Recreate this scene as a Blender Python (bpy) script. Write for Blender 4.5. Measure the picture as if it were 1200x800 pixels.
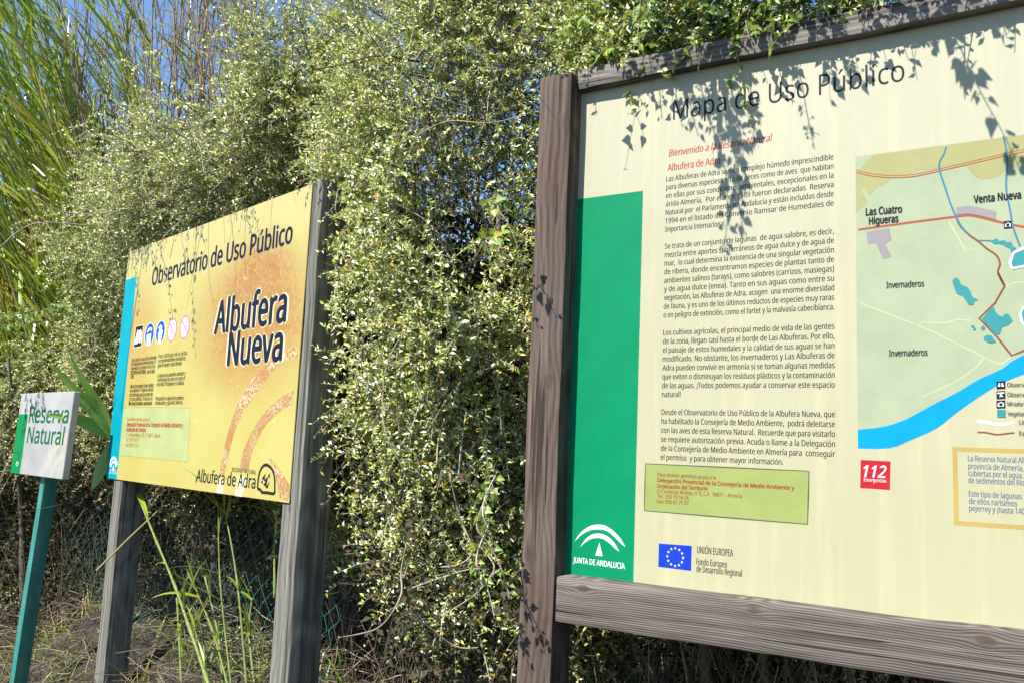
import bpy, bmesh, math, random
import numpy as np
from mathutils import Vector, Matrix, noise as mnoise

random.seed(7)
rng = np.random.default_rng(11)
S = bpy.context.scene
COL = S.collection
for o in list(bpy.data.objects):
    bpy.data.objects.remove(o)

# ------------------------------------------------------------------ camera
FPX = 1021.0                       # focal length for a 1200 px wide picture
def unit(v):
    v = np.asarray(v, float)
    return v / np.linalg.norm(v)
_up = unit([335.0, 7900.0, -FPX])
_fw = np.array([0, 0, -1.0]); _fw = unit(_fw - _up * _fw.dot(_up))
_rt = np.cross(_fw, _up)
RM = np.array([_rt, _fw, _up])     # world <- camera
CAM = np.array([0, 0, 1.6])
cd = bpy.data.cameras.new('camera')
cam = bpy.data.objects.new('camera', cd); COL.objects.link(cam)
cd.sensor_fit = 'HORIZONTAL'; cd.sensor_width = 36; cd.lens = 36 * FPX / 1200
cd.clip_start = 0.05; cd.clip_end = 2000
M4 = Matrix.Identity(4)
for i in range(3):
    for j in range(3):
        M4[i][j] = RM[i][j]
M4.translation = Vector(CAM)
cam.matrix_world = M4
S.camera = cam

# ------------------------------------------------------------------ light
SUN_H = unit([-0.775, -0.632]); SUN_EL = math.radians(50)
SUN = np.array([SUN_H[0] * math.cos(SUN_EL), SUN_H[1] * math.cos(SUN_EL), math.sin(SUN_EL)])
W = bpy.data.worlds.new('World'); S.world = W; W.use_nodes = True
wt = W.node_tree; wt.nodes.clear()
sky = wt.nodes.new('ShaderNodeTexSky'); sky.sky_type = 'NISHITA'; sky.sun_disc = False
sky.sun_elevation = SUN_EL; sky.sun_rotation = math.atan2(SUN_H[0], SUN_H[1])
sky.air_density = 1.25; sky.dust_density = 0.0; sky.ozone_density = 8.0
bgn = wt.nodes.new('ShaderNodeBackground'); bgn.inputs[1].default_value = 0.10
wo = wt.nodes.new('ShaderNodeOutputWorld')
wt.links.new(sky.outputs[0], bgn.inputs[0]); wt.links.new(bgn.outputs[0], wo.inputs[0])
sl = bpy.data.lights.new('sun', 'SUN'); sl.energy = 5.0; sl.angle = math.radians(0.5); sl.color = (1, 0.955, 0.88)
so = bpy.data.objects.new('sun', sl); COL.objects.link(so)
so.rotation_euler = Vector(-SUN).to_track_quat('-Z', 'Y').to_euler()
so.location = (-4, -4, 8)
S.view_settings.view_transform = 'Standard'; S.view_settings.look = 'None'
S.view_settings.exposure = 1.1; S.view_settings.gamma = 1; S.view_settings.use_curve_mapping = False
S.render.engine = 'CYCLES'
S.cycles.max_bounces = 6; S.cycles.diffuse_bounces = 3; S.cycles.glossy_bounces = 2; S.cycles.transmission_bounces = 3

# ------------------------------------------------------------------ helpers
def tag(o, label=None, cat=None, group=None, kind=None):
    if label: o['label'] = label
    if cat: o['category'] = cat
    if group: o['group'] = group
    if kind: o['kind'] = kind
    return o

def empty(name, loc=(0, 0, 0), rz=0.0):
    o = bpy.data.objects.new(name, None); COL.objects.link(o)
    o.location = loc; o.rotation_euler = (0, 0, rz); o.empty_display_size = 0.1
    return o

def link_mesh(name, me, mat, parent=None):
    o = bpy.data.objects.new(name, me); COL.objects.link(o)
    if mat: me.materials.append(mat)
    if parent: o.parent = parent
    return o

def np_mesh(name, V, faces_list, smooth=False):
    """V (n,3); faces_list: list of int arrays (m,k)"""
    me = bpy.data.meshes.new(name)
    V = np.ascontiguousarray(V, dtype=np.float32)
    me.vertices.add(len(V)); me.vertices.foreach_set('co', V.ravel())
    tot = sum(f.size for f in faces_list); npoly = sum(len(f) for f in faces_list)
    me.loops.add(tot); me.polygons.add(npoly)
    vi = np.concatenate([f.ravel() for f in faces_list]).astype(np.int32)
    lt = np.concatenate([np.full(len(f), f.shape[1], np.int32) for f in faces_list])
    ls = np.concatenate([[0], np.cumsum(lt)[:-1]]).astype(np.int32)
    me.loops.foreach_set('vertex_index', vi)
    me.polygons.foreach_set('loop_start', ls); me.polygons.foreach_set('loop_total', lt)
    if smooth: me.polygons.foreach_set('use_smooth', np.ones(npoly, bool))
    me.update(calc_edges=True); me.validate()
    return me

class MB:
    """collects geometry for ONE mesh object"""
    def __init__(self): self.v = []; self.f = []
    def add(self, vs, fs):
        b = len(self.v); self.v += [tuple(map(float, p)) for p in vs]
        self.f += [tuple(b + i for i in f) for f in fs]
    def tube(self, pts, r, n=6, r2=None, caps=True):
        pts = [Vector(p) for p in pts]; k = len(pts); vs = []; fs = []
        ref = Vector((0.31, 0.92, 0.23))
        for i, p in enumerate(pts):
            t = (pts[min(i + 1, k - 1)] - pts[max(i - 1, 0)]).normalized()
            a = t.cross(ref)
            if a.length < 1e-3: a = t.cross(Vector((1, 0, 0)))
            a.normalize(); b = t.cross(a)
            rr = r[i] if isinstance(r, (list, tuple)) else (r if r2 is None else r + (r2 - r) * i / (k - 1))
            for j in range(n):
                q = 2 * math.pi * j / n
                vs.append(p + a * rr * math.cos(q) + b * rr * math.sin(q))
        for i in range(k - 1):
            for j in range(n):
                fs.append((i * n + j, i * n + (j + 1) % n, (i + 1) * n + (j + 1) % n, (i + 1) * n + j))
        if caps:
            fs.append(tuple(range(n))[::-1]); fs.append(tuple((k - 1) * n + j for j in range(n)))
        self.add(vs, fs)
    def blade(self, p, d, L, w, droop, seg=6, roll=0.0, vfold=0.25):
        """a long grass blade, V-folded along its midrib"""
        d = Vector(d).normalized(); p = Vector(p)
        side = d.cross(Vector((0, 0, 1)))
        if side.length < 1e-3: side = Vector((1, 0, 0))
        side.normalize(); side = (Matrix.Rotation(roll, 3, d) @ side)
        pts = []; q = p.copy(); dd = d.copy()
        for i in range(seg + 1):
            pts.append((q.copy(), dd.copy()))
            dd = (dd + Vector((0, 0, -droop / seg * (0.3 + 1.6 * i / seg)))).normalized()
            q = q + dd * (L / seg)
        vs = []; fs = []
        for i, (q, dd) in enumerate(pts):
            t = i / seg
            ww = w * (0.55 + 1.2 * t if t < 0.3 else 0.91 * (1 - ((t - 0.3) / 0.7) ** 1.6)) * 0.5
            nn = side.cross(dd).normalized()
            vs += [q - side * ww + nn * ww * vfold, q, q + side * ww + nn * ww * vfold]
        for i in range(seg):
            a = i * 3; b = a + 3
            fs += [(a, a + 1, b + 1, b), (a + 1, a + 2, b + 2, b + 1)]
        self.add(vs, fs)
    def build(self, name, mat, parent=None, smooth=False):
        me = bpy.data.meshes.new(name); me.from_pydata(self.v, [], self.f)
        if smooth: me.polygons.foreach_set('use_smooth', [True] * len(me.polygons))
        me.update()
        return link_mesh(name, me, mat, parent)

# ---------------------------------------------------------------- materials
def newmat(name):
    m = bpy.data.materials.new(name); m.use_nodes = True
    nt = m.node_tree; nt.nodes.clear()
    out = nt.nodes.new('ShaderNodeOutputMaterial')
    b = nt.nodes.new('ShaderNodeBsdfPrincipled')
    nt.links.new(b.outputs[0], out.inputs[0])
    return m, nt, b, out

def nd(nt, typ, ins=None, **kw):
    n = nt.nodes.new(typ)
    for k, v in kw.items(): setattr(n, k, v)
    if ins:
        for k, v in ins.items():
            if hasattr(v, 'is_linked') or isinstance(v, bpy.types.NodeSocket): nt.links.new(v, n.inputs[k])
            else: n.inputs[k].default_value = v
    return n

def ramp(nt, fac, stops, interp='LINEAR'):
    r = nt.nodes.new('ShaderNodeValToRGB'); r.color_ramp.interpolation = interp
    e = r.color_ramp.elements
    while len(e) < len(stops): e.new(0.5)
    for i, (p, c) in enumerate(stops):
        e[i].position = p; e[i].color = (*c, 1) if len(c) == 3 else c
    nt.links.new(fac, r.inputs[0]); return r.outputs[0]

def mixc(nt, fac, a, b, blend='MIX'):
    n = nt.nodes.new('ShaderNodeMix'); n.data_type = 'RGBA'; n.blend_type = blend
    for sock, v in ((n.inputs[0], fac), (n.inputs[6], a), (n.inputs[7], b)):
        if isinstance(v, bpy.types.NodeSocket): nt.links.new(v, sock)
        else: sock.default_value = v if not isinstance(v, tuple) else ((*v, 1) if len(v) == 3 else v)
    return n.outputs[2]

def math_n(nt, op, a, b=None, c=None):
    n = nt.nodes.new('ShaderNodeMath'); n.operation = op
    for i, v in enumerate((a, b, c)):
        if v is None: continue
        if isinstance(v, bpy.types.NodeSocket): nt.links.new(v, n.inputs[i])
        else: n.inputs[i].default_value = v
    return n.outputs[0]

def noise_n(nt, vec, scale, detail=4, rough=0.55, dist=0.0):
    return nd(nt, 'ShaderNodeTexNoise', {'Vector': vec, 'Scale': scale, 'Detail': detail, 'Roughness': rough, 'Distortion': dist}).outputs[0]

def objvec(nt, scale=(1, 1, 1), rot=(0, 0, 0)):
    tc = nt.nodes.new('ShaderNodeTexCoord')
    return nd(nt, 'ShaderNodeMapping', {'Vector': tc.outputs['Object'], 'Scale': scale, 'Rotation': rot}).outputs[0]

def print_mat(name, c, rough=0.42, wear=0.12):
    """printed ink on a weathered panel"""
    m, nt, b, out = newmat(name)
    v = objvec(nt)
    n = noise_n(nt, v, 9, 5, 0.65)
    dark = tuple(x * (1 - wear) for x in c)
    col = ramp(nt, n, [(0.3, dark), (0.62, c)])
    nt.links.new(col, b.inputs['Base Color'])
    b.inputs['Roughness'].default_value = rough + 0.1; b.inputs['Specular IOR Level'].default_value = 0.12
    return m

def wood_mat(name, axis, dark, mid, light, knots=(), ring=70.0, warm=None, ringamp=0.09):
    m, nt, b, out = newmat(name)
    st = {'x': (0.5, 22, 22), 'z': (22, 22, 0.5)}[axis]
    fine = {'x': (5, 120, 120), 'z': (120, 120, 5)}[axis]
    v0 = objvec(nt)
    n1 = noise_n(nt, objvec(nt, st), 1.6, 6, 0.6, 0.35)
    n2 = noise_n(nt, objvec(nt, fine), 1.0, 3, 0.6)
    n3 = noise_n(nt, v0, 3.2, 3, 0.5)
    sep = nd(nt, 'ShaderNodeSeparateXYZ', {0: v0})
    across = sep.outputs['Z' if axis == 'x' else 'X']; along = sep.outputs['X' if axis == 'x' else 'Z']
    low = noise_n(nt, objvec(nt, (1.6, 4, 4) if axis == 'x' else (4, 4, 1.6)), 1.5, 2, 0.4)
    w = math_n(nt, 'ADD', math_n(nt, 'MULTIPLY', across, ring * 6.28), math_n(nt, 'MULTIPLY', low, 34.0))
    kmask = None
    for (ka, kc, kr) in knots:
        da = math_n(nt, 'MULTIPLY', math_n(nt, 'SUBTRACT', along, ka), 0.62)
        dc = math_n(nt, 'SUBTRACT', across, kc)
        r = math_n(nt, 'SQRT', math_n(nt, 'ADD', math_n(nt, 'MULTIPLY', da, da), math_n(nt, 'MULTIPLY', dc, dc)))
        g = math_n(nt, 'POWER', 2.718, math_n(nt, 'MULTIPLY', math_n(nt, 'MULTIPLY', r, r), -1.0 / (kr * kr * 3.2)))
        sgn = math_n(nt, 'MULTIPLY', g, math_n(nt, 'MULTIPLY', dc, -ring * 5.2))
        w = math_n(nt, 'ADD', w, sgn)
        rn = math_n(nt, 'ADD', r, math_n(nt, 'MULTIPLY', math_n(nt, 'SUBTRACT', n3, 0.5), kr * 0.6))
        k = math_n(nt, 'SUBTRACT', 1.0, nd(nt, 'ShaderNodeMapRange', {0: rn, 1: kr * 0.55, 2: kr}, clamp=True).outputs[0])
        k = math_n(nt, 'MULTIPLY', k, math_n(nt, 'ADD', 0.72, math_n(nt, 'MULTIPLY', math_n(nt, 'SINE', math_n(nt, 'MULTIPLY', rn, 700.0)), 0.16)))
        kmask = k if kmask is None else math_n(nt, 'MAXIMUM', kmask, k)
    rings = math_n(nt, 'MULTIPLY', math_n(nt, 'ADD', math_n(nt, 'SINE', w), 1.0), 0.5)
    val = math_n(nt, 'ADD', math_n(nt, 'MULTIPLY', rings, ringamp), math_n(nt, 'ADD', math_n(nt, 'MULTIPLY', n1, 0.6), math_n(nt, 'MULTIPLY', n2, 0.24)))
    col = ramp(nt, val, [(0.36, dark), (0.53, mid), (0.70, light)])
    if warm:
        col = mixc(nt, ramp(nt, n3, [(0.42, (0, 0, 0)), (0.68, (0.75, 0.75, 0.75))]), col, warm, 'MULTIPLY')
    # drying cracks
    cr = noise_n(nt, objvec(nt, {'x': (0.9, 45, 45), 'z': (45, 45, 0.9)}[axis]), 1.0, 2, 0.5, 0.2)
    crm = ramp(nt, cr, [(0.635, (0, 0, 0)), (0.665, (1, 1, 1))])
    col = mixc(nt, math_n(nt, 'MULTIPLY', crm, 0.75), col, tuple(x * 0.25 for x in dark))
    if kmask is not None:
        col = mixc(nt, math_n(nt, 'MULTIPLY', kmask, 0.85), col, (0.055, 0.036, 0.026))
    nt.links.new(col, b.inputs['Base Color']); b.inputs['Roughness'].default_value = 0.85
    b.inputs['Specular IOR Level'].default_value = 0.25
    hgt = math_n(nt, 'SUBTRACT', val, math_n(nt, 'MULTIPLY', crm, 0.9))
    bp = nd(nt, 'ShaderNodeBump', {'Height': hgt, 'Strength': 0.8, 'Distance': 0.004})
    nt.links.new(bp.outputs[0], b.inputs['Normal'])
    return m

def leaf_mat(name, stops, trans=0.25, rough=0.5, tcol=(0.30, 0.38, 0.06), spec=0.5):
    m, nt, b, out = newmat(name)
    g = nt.nodes.new('ShaderNodeNewGeometry')
    col = ramp(nt, g.outputs['Random Per Island'], stops, 'LINEAR')
    nt.links.new(col, b.inputs['Base Color'])
    b.inputs['Roughness'].default_value = rough; b.inputs['Specular IOR Level'].default_value = spec
    t = nd(nt, 'ShaderNodeBsdfTranslucent', {'Color': mixc(nt, 0.6, col, tcol)})
    mx = nd(nt, 'ShaderNodeMixShader', {0: trans, 1: b.outputs[0], 2: t.outputs[0]})
    nt.links.new(mx.outputs[0], out.inputs[0])
    return m

def bark_mat(name, stops):
    m, nt, b, out = newmat(name)
    g = nt.nodes.new('ShaderNodeNewGeometry')
    c0 = ramp(nt, g.outputs['Random Per Island'], stops)
    n = noise_n(nt, objvec(nt, (30, 30, 30)), 1.5, 4)
    col = mixc(nt, 1.0, c0, ramp(nt, n, [(0.3, (0.55, 0.55, 0.55)), (0.7, (1.15, 1.1, 1.05))]), 'MULTIPLY')
    nt.links.new(col, b.inputs['Base Color']); b.inputs['Roughness'].default_value = 0.8
    return m

MAT = {}
MAT['post_brown'] = wood_mat('weathered_brown_post', 'z', (0.049, 0.035, 0.027), (0.120, 0.092, 0.076), (0.214, 0.174, 0.150),
                             knots=((1.83, -0.055, 0.020), (2.67, -0.027, 0.014), (1.3, -0.1, 0.012)), ring=45, warm=(0.80, 0.62, 0.52))
MAT['rail_grey'] = wood_mat('weathered_grey_rail', 'x', (0.043, 0.035, 0.029), (0.129, 0.106, 0.090), (0.245, 0.215, 0.191),
                            knots=((0.085, 1.217, 0.014), (0.59, 1.222, 0.014), (1.13, 1.215, 0.016), (1.7, 1.18, 0.015)), ring=165, ringamp=0.15)
MAT['rail_top'] = wood_mat('weathered_top_rail', 'x', (0.058, 0.050, 0.043), (0.165, 0.147, 0.132), (0.285, 0.263, 0.240), ring=60)
MAT['post_grey'] = wood_mat('weathered_grey_post', 'z', (0.070, 0.065, 0.053), (0.173, 0.168, 0.142), (0.304, 0.300, 0.257),
                            knots=((1.36, 1.90, 0.012),), ring=40)

# small vocabulary of inks
INK = {k: print_mat('ink_' + k, c) for k, c in dict(
    black=(0.013, 0.014, 0.020), red=(0.306, 0.026, 0.022), darkred=(0.241, 0.022, 0.014), green=(0.000, 0.191, 0.080), white=(0.598, 0.613, 0.598),
    mapgreen=(0.292, 0.336, 0.215), khaki=(0.292, 0.281, 0.124), sea=(0.000, 0.241, 0.570), teal=(0.033, 0.212, 0.219),
    grey=(0.241, 0.212, 0.219), road=(0.306, 0.073, 0.036), brown=(0.190, 0.059, 0.029), stream=(0.036, 0.160, 0.241),
    pale=(0.379, 0.416, 0.255), sticker=(0.248, 0.292, 0.091), flag=(0.007, 0.036, 0.401), star=(0.620, 0.570, 0.219), gold=(0.365, 0.263, 0.073),
    bluetext=(0.044, 0.095, 0.182), alert=(0.365, 0.014, 0.022), cyan=(0.000, 0.258, 0.329), navy=(0.007, 0.010, 0.029), icon_blue=(0.000, 0.059, 0.424),
    pink=(0.438, 0.160, 0.263), palepink=(0.598, 0.554, 0.481), cream=(0.598, 0.547, 0.336), palesticker=(0.328, 0.365, 0.160), orangetext=(0.328, 0.117, 0.014),
    darkgreen=(0.000, 0.102, 0.044), plategreen=(0.000, 0.190, 0.051), beige=(0.379, 0.358, 0.278), edge=(0.073, 0.073, 0.059)).items()}

# ---------------------------------------------------------------- sign frame helper
class Board:
    """local frame: X to the right along the board, Y away from the viewer, Z up"""
    def __init__(self, P0, u):
        self.P0 = np.array([P0[0], P0[1], 0.0]); self.u = np.array([u[0], u[1], 0.0])
        self.x = -self.u; self.y = np.array([-self.x[1], self.x[0], 0.0])
        self.rz = math.atan2(self.x[1], self.x[0])
    def local(self, p):
        d = np.asarray(p) - self.P0; return np.array([d.dot(self.x), d.dot(self.y), d[2]])
    def world(self, x, y, z): return self.P0 + self.x * x + self.y * y + np.array([0, 0, z])
    def at(self, px, py, y=0.0):
        """where the line of sight through a photo point meets the board face (local x, z)"""
        r = RM @ np.array([px - 600.0, 400.0 - py, -FPX])
        o = self.local(CAM); rl = np.array([r.dot(self.x), r.dot(self.y), r[2]])
        t = (y - o[1]) / rl[1]; q = o + rl * t
        return q[0], q[2]

LAY = 0.0002
class Art:
    """printed artwork: flat polygons and text lying on a board face at layer k"""
    def __init__(self, bd, y0): self.bd = bd; self.y0 = y0
    def zoom(self, ox, oy, s): self.o = (ox, oy, s); return self
    def p(self, q):
        ox, oy, s = self.o; return self.bd.at(ox + q[0] / s, oy + q[1] / s, self.y0)
    def poly(self, mb, pts, k, raw=False):
        P = pts if raw else [self.p(q) for q in pts]
        a = sum(P[i][0] * P[(i + 1) % len(P)][1] - P[(i + 1) % len(P)][0] * P[i][1] for i in range(len(P)))
        if a < 0: P = P[::-1]
        y = self.y0 - LAY * k
        bm = bmesh.new(); vs = [bm.verts.new((x, y, z)) for x, z in P]
        f = bm.faces.new(vs); f.normal_update(); r = bmesh.ops.triangulate(bm, faces=[f])
        bm.verts.index_update()
        mb.add([v.co for v in bm.verts], [tuple(v.index for v in f.verts) for f in bm.faces]); bm.free()
    def line(self, mb, pts, w, k, raw=False):
        P = [Vector(q if raw else self.p(q)) for q in pts]
        # smooth
        L = []; y = self.y0 - LAY * k
        for i, q in enumerate(P):
            t = (P[min(i + 1, len(P) - 1)] - P[max(i - 1, 0)]).normalized(); n = Vector((-t.y, t.x)) * (w[i] if isinstance(w, (list, tuple)) else w) * 0.5
            L.append((q + n, q - n))
        vs = []; fs = []
        for a, b in L: vs += [(a.x, y, a.y), (b.x, y, b.y)]
        for i in range(len(L) - 1): fs.append((2 * i, 2 * i + 1, 2 * i + 3, 2 * i + 2))
        mb.add(vs, fs)

def smooth_pts(pts, n=4):
    out = []
    for i in range(len(pts) - 1):
        p0 = pts[max(i - 1, 0)]; p1 = pts[i]; p2 = pts[i + 1]; p3 = pts[min(i + 2, len(pts) - 1)]
        for j in range(n):
            t = j / n
            out.append(tuple(0.5 * ((2 * p1[a]) + (-p0[a] + p2[a]) * t + (2 * p0[a] - 5 * p1[a] + 4 * p2[a] - p3[a]) * t * t + (-p0[a] + 3 * p1[a] - 3 * p2[a] + p3[a]) * t ** 3) for a in range(len(p1))))
    out.append(tuple(pts[-1])); return out

TEXTJOBS = []
try:      # the sans-serif that ships inside Blender itself; otherwise the built-in font
    FONT = bpy.data.fonts.load(bpy.utils.system_resource('DATAFILES', path='fonts') + '/NotoSansHebrew-Regular.woff2')
except Exception:
    FONT = None
def text(mb, s, pl, pr, cap, y, bold=0.0, shear=0.0, width=None, res=3):
    """queue one line of lettering; pl, pr = (x, z) of the baseline ends, cap = capital height in metres"""
    TEXTJOBS.append((mb, s, pl, pr, cap, y, bold, shear, width, res))

def flush_text():
    jobs = []; TEXTJOBS.insert(0, (None, 'H', (0, 0), (1, 0), 1, 0, 0, 0, None, 3)); capref = 0.7
    for j in TEXTJOBS:
        cu = bpy.data.curves.new('lettering', 'FONT'); cu.body = j[1]; cu.font = FONT if FONT else cu.font; cu.resolution_u = j[9]
        cu.shear = j[7]; cu.fill_mode = 'BOTH'
        o = bpy.data.objects.new('lettering', cu); COL.objects.link(o); jobs.append((o, cu, j))
    bpy.context.view_layer.update()
    dg = bpy.context.evaluated_depsgraph_get()
    for o, cu, j in jobs:
        ev = o.evaluated_get(dg); me = ev.to_mesh()
        V = np.empty(len(me.vertices) * 3, np.float32); me.vertices.foreach_get('co', V); V = V.reshape(-1, 3)
        F = [tuple(p.vertices) for p in me.polygons]
        ev.to_mesh_clear()
        if j[0] is None: capref = V[:, 1].max()
        elif len(V):
            mb, s, pl, pr, cap, y, bold, shear, width, res = j
            x0, x1 = V[:, 0].min(), V[:, 0].max()
            pl = np.array(pl); pr = np.array(pr); d = pr - pl; Ln = np.linalg.norm(d); d /= Ln
            if width: Ln = width
            sx = Ln / (x1 - x0); sz = cap / capref
            n = np.array([-d[1], d[0]])
            Q = pl + np.outer((V[:, 0] - x0) * sx, d) + np.outer(V[:, 1] * sz, n)
            e = bold * 0.75 * sz
            if bold <= 0.001: sh = [(0, 0)]
            elif bold < 0.02: sh = [(-e, 0), (e, 0)]
            else: sh = [(-e, 0), (e, 0), (0, e * 0.7), (0, -e * 0.7), (0, 0)]
            for k, (ax_, az_) in enumerate(sh):
                mb.add([(a + ax_, y - 0.00002 * k, b + az_) for a, b in Q], [f for f in F])
    for o, cu, j in jobs:
        bpy.data.objects.remove(o); bpy.data.curves.remove(cu)
    TEXTJOBS.clear()

def beam(name, x0, x1, y0, y1, z0, z1, axis, mat, parent, bev=0.005, jit=0.0012, seed=0, segs=26):
    """sawn timber with worn, softly rounded edges and an uneven surface"""
    bm = bmesh.new()
    bmesh.ops.create_cube(bm, size=1)
    for v in bm.verts:
        v.co = Vector(((x0 + x1) / 2 + v.co.x * (x1 - x0), (y0 + y1) / 2 + v.co.y * (y1 - y0), (z0 + z1) / 2 + v.co.z * (z1 - z0)))
    ai = {'x': 0, 'z': 2}[axis]
    bmesh.ops.bevel(bm, geom=list(bm.edges), offset=bev, segments=2, profile=0.6, affect='EDGES')
    L = [e for e in bm.edges if abs((e.verts[0].co - e.verts[1].co)[ai]) > 0.2]
    bmesh.ops.subdivide_edges(bm, edges=L, cuts=segs, use_grid_fill=True)
    for v in bm.verts:
        q = v.co.copy(); q[ai] *= 0.35
        d = mnoise.noise_vector(q * 22 + Vector((seed * 3.1, 0, 0))) * jit + mnoise.noise_vector(v.co * 2.3 + Vector((seed, 5, 1))) * jit * 2
        d[ai] *= 0.5
        v.co += d
    me = bpy.data.meshes.new(name); bm.to_mesh(me); bm.free()
    me.polygons.foreach_set('use_smooth', [True] * len(me.polygons))
    o = link_mesh(name, me, mat, parent)
    try: me.set_sharp_from_angle(angle=math.radians(35))
    except Exception: pass
    return o

def plate(name, x0, x1, z0, z1, y0, y1, mat, parent, bev=0.0015):
    bm = bmesh.new(); bmesh.ops.create_cube(bm, size=1)
    for v in bm.verts:
        v.co = Vector(((x0 + x1) / 2 + v.co.x * (x1 - x0), (y0 + y1) / 2 + v.co.y * (y1 - y0), (z0 + z1) / 2 + v.co.z * (z1 - z0)))
    bmesh.ops.bevel(bm, geom=list(bm.edges), offset=bev, segments=1, affect='EDGES')
    me = bpy.data.meshes.new(name); bm.to_mesh(me); bm.free()
    return link_mesh(name, me, mat, parent)

# =================================================================== ground
FRONT = np.array([(-6.2, 6.9), (-5.2, 6.5), (-3.6, 5.9), (-2.4, 5.45), (-1.35, 4.40), (-0.78, 3.72), (-0.52, 3.26), (-0.2, 3.05), (0.12, 3.08), (0.5, 2.98),
                  (1.5, 2.4), (2.6, 1.75), (3.6, 1.2)])
seg = np.diff(FRONT, axis=0); segl = np.linalg.norm(seg, axis=1); cum = np.concatenate([[0], np.cumsum(segl)])
segn = np.stack([seg[:, 1], -seg[:, 0]], 1) / segl[:, None]        # towards the viewer
vn = np.vstack([segn[:1], (segn[1:] + segn[:-1]) / 2, segn[-1:]]); vn /= np.linalg.norm(vn, axis=1)[:, None]
def front_at(s):
    x = np.interp(s, cum, FRONT[:, 0]); y = np.interp(s, cum, FRONT[:, 1])
    nx = np.interp(s, cum, vn[:, 0]); ny = np.interp(s, cum, vn[:, 1]); l = np.hypot(nx, ny)
    return np.stack([x, y], -1), np.stack([nx / l, ny / l], -1)
def depth_behind(X, Y):
    """signed distance behind the hedge front"""
    best = np.full(X.shape, 1e9); sg = np.ones(X.shape)
    for i in range(len(seg)):
        dx = X - FRONT[i, 0]; dy = Y - FRONT[i, 1]
        t = np.clip((dx * seg[i, 0] + dy * seg[i, 1]) / segl[i] ** 2, 0, 1)
        ex = dx - t * seg[i, 0]; ey = dy - t * seg[i, 1]; d = np.hypot(ex, ey)
        s_ = np.where(ex * segn[i, 0] + ey * segn[i, 1] > 0, -1, 1)
        sg = np.where(d < best, s_, sg); best = np.minimum(best, d)
    return best * sg
def smst(a, b, x):
    t = np.clip((x - a) / (b - a), 0, 1); return t * t * (3 - 2 * t)
def ground_z(X, Y):
    X = np.asarray(X, float); Y = np.asarray(Y, float)
    d = depth_behind(X, Y)
    z = 0.58 * smst(-0.62, 0.25, d) * (1 - 0.5 * smst(-0.6, 0.6, X)) * (0.30 + 0.70 * smst(-3.2, -2.3, X))
    far = 1 - smst(8, 25, np.hypot(X, Y))
    bump = 0.03 * np.sin(X * 3.1 + Y * 1.7) + 0.02 * np.sin(X * 7.3 - Y * 5.1) + 0.012 * np.sin(X * 17 + Y * 13)
    return (z + bump * 0.6) * far
ax = np.concatenate([-np.geomspace(400, 9, 24), np.arange(-8.8, 8.81, 0.1), np.geomspace(9, 400, 24)])
GX, GY = np.meshgrid(ax, ax, indexing='ij'); GZ = ground_z(GX, GY)
n_ = len(ax); idx = np.arange(n_ * n_).reshape(n_, n_)
qf = np.stack([idx[:-1, :-1], idx[1:, :-1], idx[1:, 1:], idx[:-1, 1:]], -1).reshape(-1, 4)
gm, gnt, gb, _ = newmat('dry_soil')
gv = objvec(gnt)
gc = ramp(gnt, noise_n(gnt, gv, 6, 8, 0.7), [(0.3, (0.016, 0.013, 0.010)), (0.5, (0.028, 0.022, 0.016)), (0.75, (0.07, 0.055, 0.038))])
gnt.links.new(gc, gb.inputs['Base Color']); gb.inputs['Roughness'].default_value = 0.95
gbp = nd(gnt, 'ShaderNodeBump', {'Height': noise_n(gnt, gv, 40, 6, 0.7), 'Strength': 0.7, 'Distance': 0.02}); gnt.links.new(gbp.outputs[0], gb.inputs['Normal'])
go = link_mesh('ground', np_mesh('ground', np.stack([GX, GY, GZ], -1).reshape(-1, 3), [qf], True), gm)
tag(go, 'dry brown soil bank under the hedge and the signs', None, None, 'structure')

# =================================================================== big map board
B1 = Board((0.20302826, 2.74249513), unit([-0.85234534, 0.52297937]))
bx = empty('information_board', (*B1.P0[:2], 0), B1.rz)
tag(bx, 'large cream map board in a brown timber frame, titled Mapa de Uso Público', 'sign')
XR = 2.36
beam('post', -0.129, -0.012, -0.070, 0.055, -0.05, 2.838, 'z', MAT['post_brown'], bx, 0.007, 0.0018, 1, 40)
beam('post', XR + 0.012, XR + 0.129, -0.070, 0.055, -0.05, 2.838, 'z', MAT['post_brown'], bx, 0.007, 0.0018, 2, 40)
beam('top_rail', -0.010, XR + 0.010, -0.036, 0.045, 2.786, 2.856, 'x', MAT['rail_top'], bx, 0.008, 0.0022, 3, 40)
beam('bottom_rail', -0.008, XR + 0.008, -0.067, 0.045, 1.110, 1.243, 'x', MAT['rail_grey'], bx, 0.010, 0.0025, 4, 60)

pm, pnt, pb, _ = newmat('cream_panel')
pv = objvec(pnt)
c1 = ramp(pnt, noise_n(pnt, pv, 2.2, 5, 0.6), [(0.3, (0.360, 0.345, 0.233)), (0.7, (0.384, 0.372, 0.271))])
sepz = nd(pnt, 'ShaderNodeSeparateXYZ', {0: pv}).outputs['Z']
c1 = mixc(pnt, nd(pnt, 'ShaderNodeMapRange', {0: sepz, 1: 1.2, 2: 2.75, 3: 0.55, 4: 0.0}).outputs[0], c1, (0.347, 0.322, 0.156))
spk = ramp(pnt, noise_n(pnt, pv, 55, 3, 0.6), [(0.73, (0, 0, 0)), (0.80, (1, 1, 1))])
c1 = mixc(pnt, math_n(pnt, 'MULTIPLY', spk, 0.5), c1, (0.30, 0.25, 0.14))
drip = ramp(pnt, noise_n(pnt, objvec(pnt, (26, 1, 1.3)), 1.0, 4, 0.6), [(0.5, (0, 0, 0)), (0.8, (1, 1, 1))])
c1 = mixc(pnt, math_n(pnt, 'MULTIPLY', drip, 0.34), c1, (0.55, 0.50, 0.30))
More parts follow.
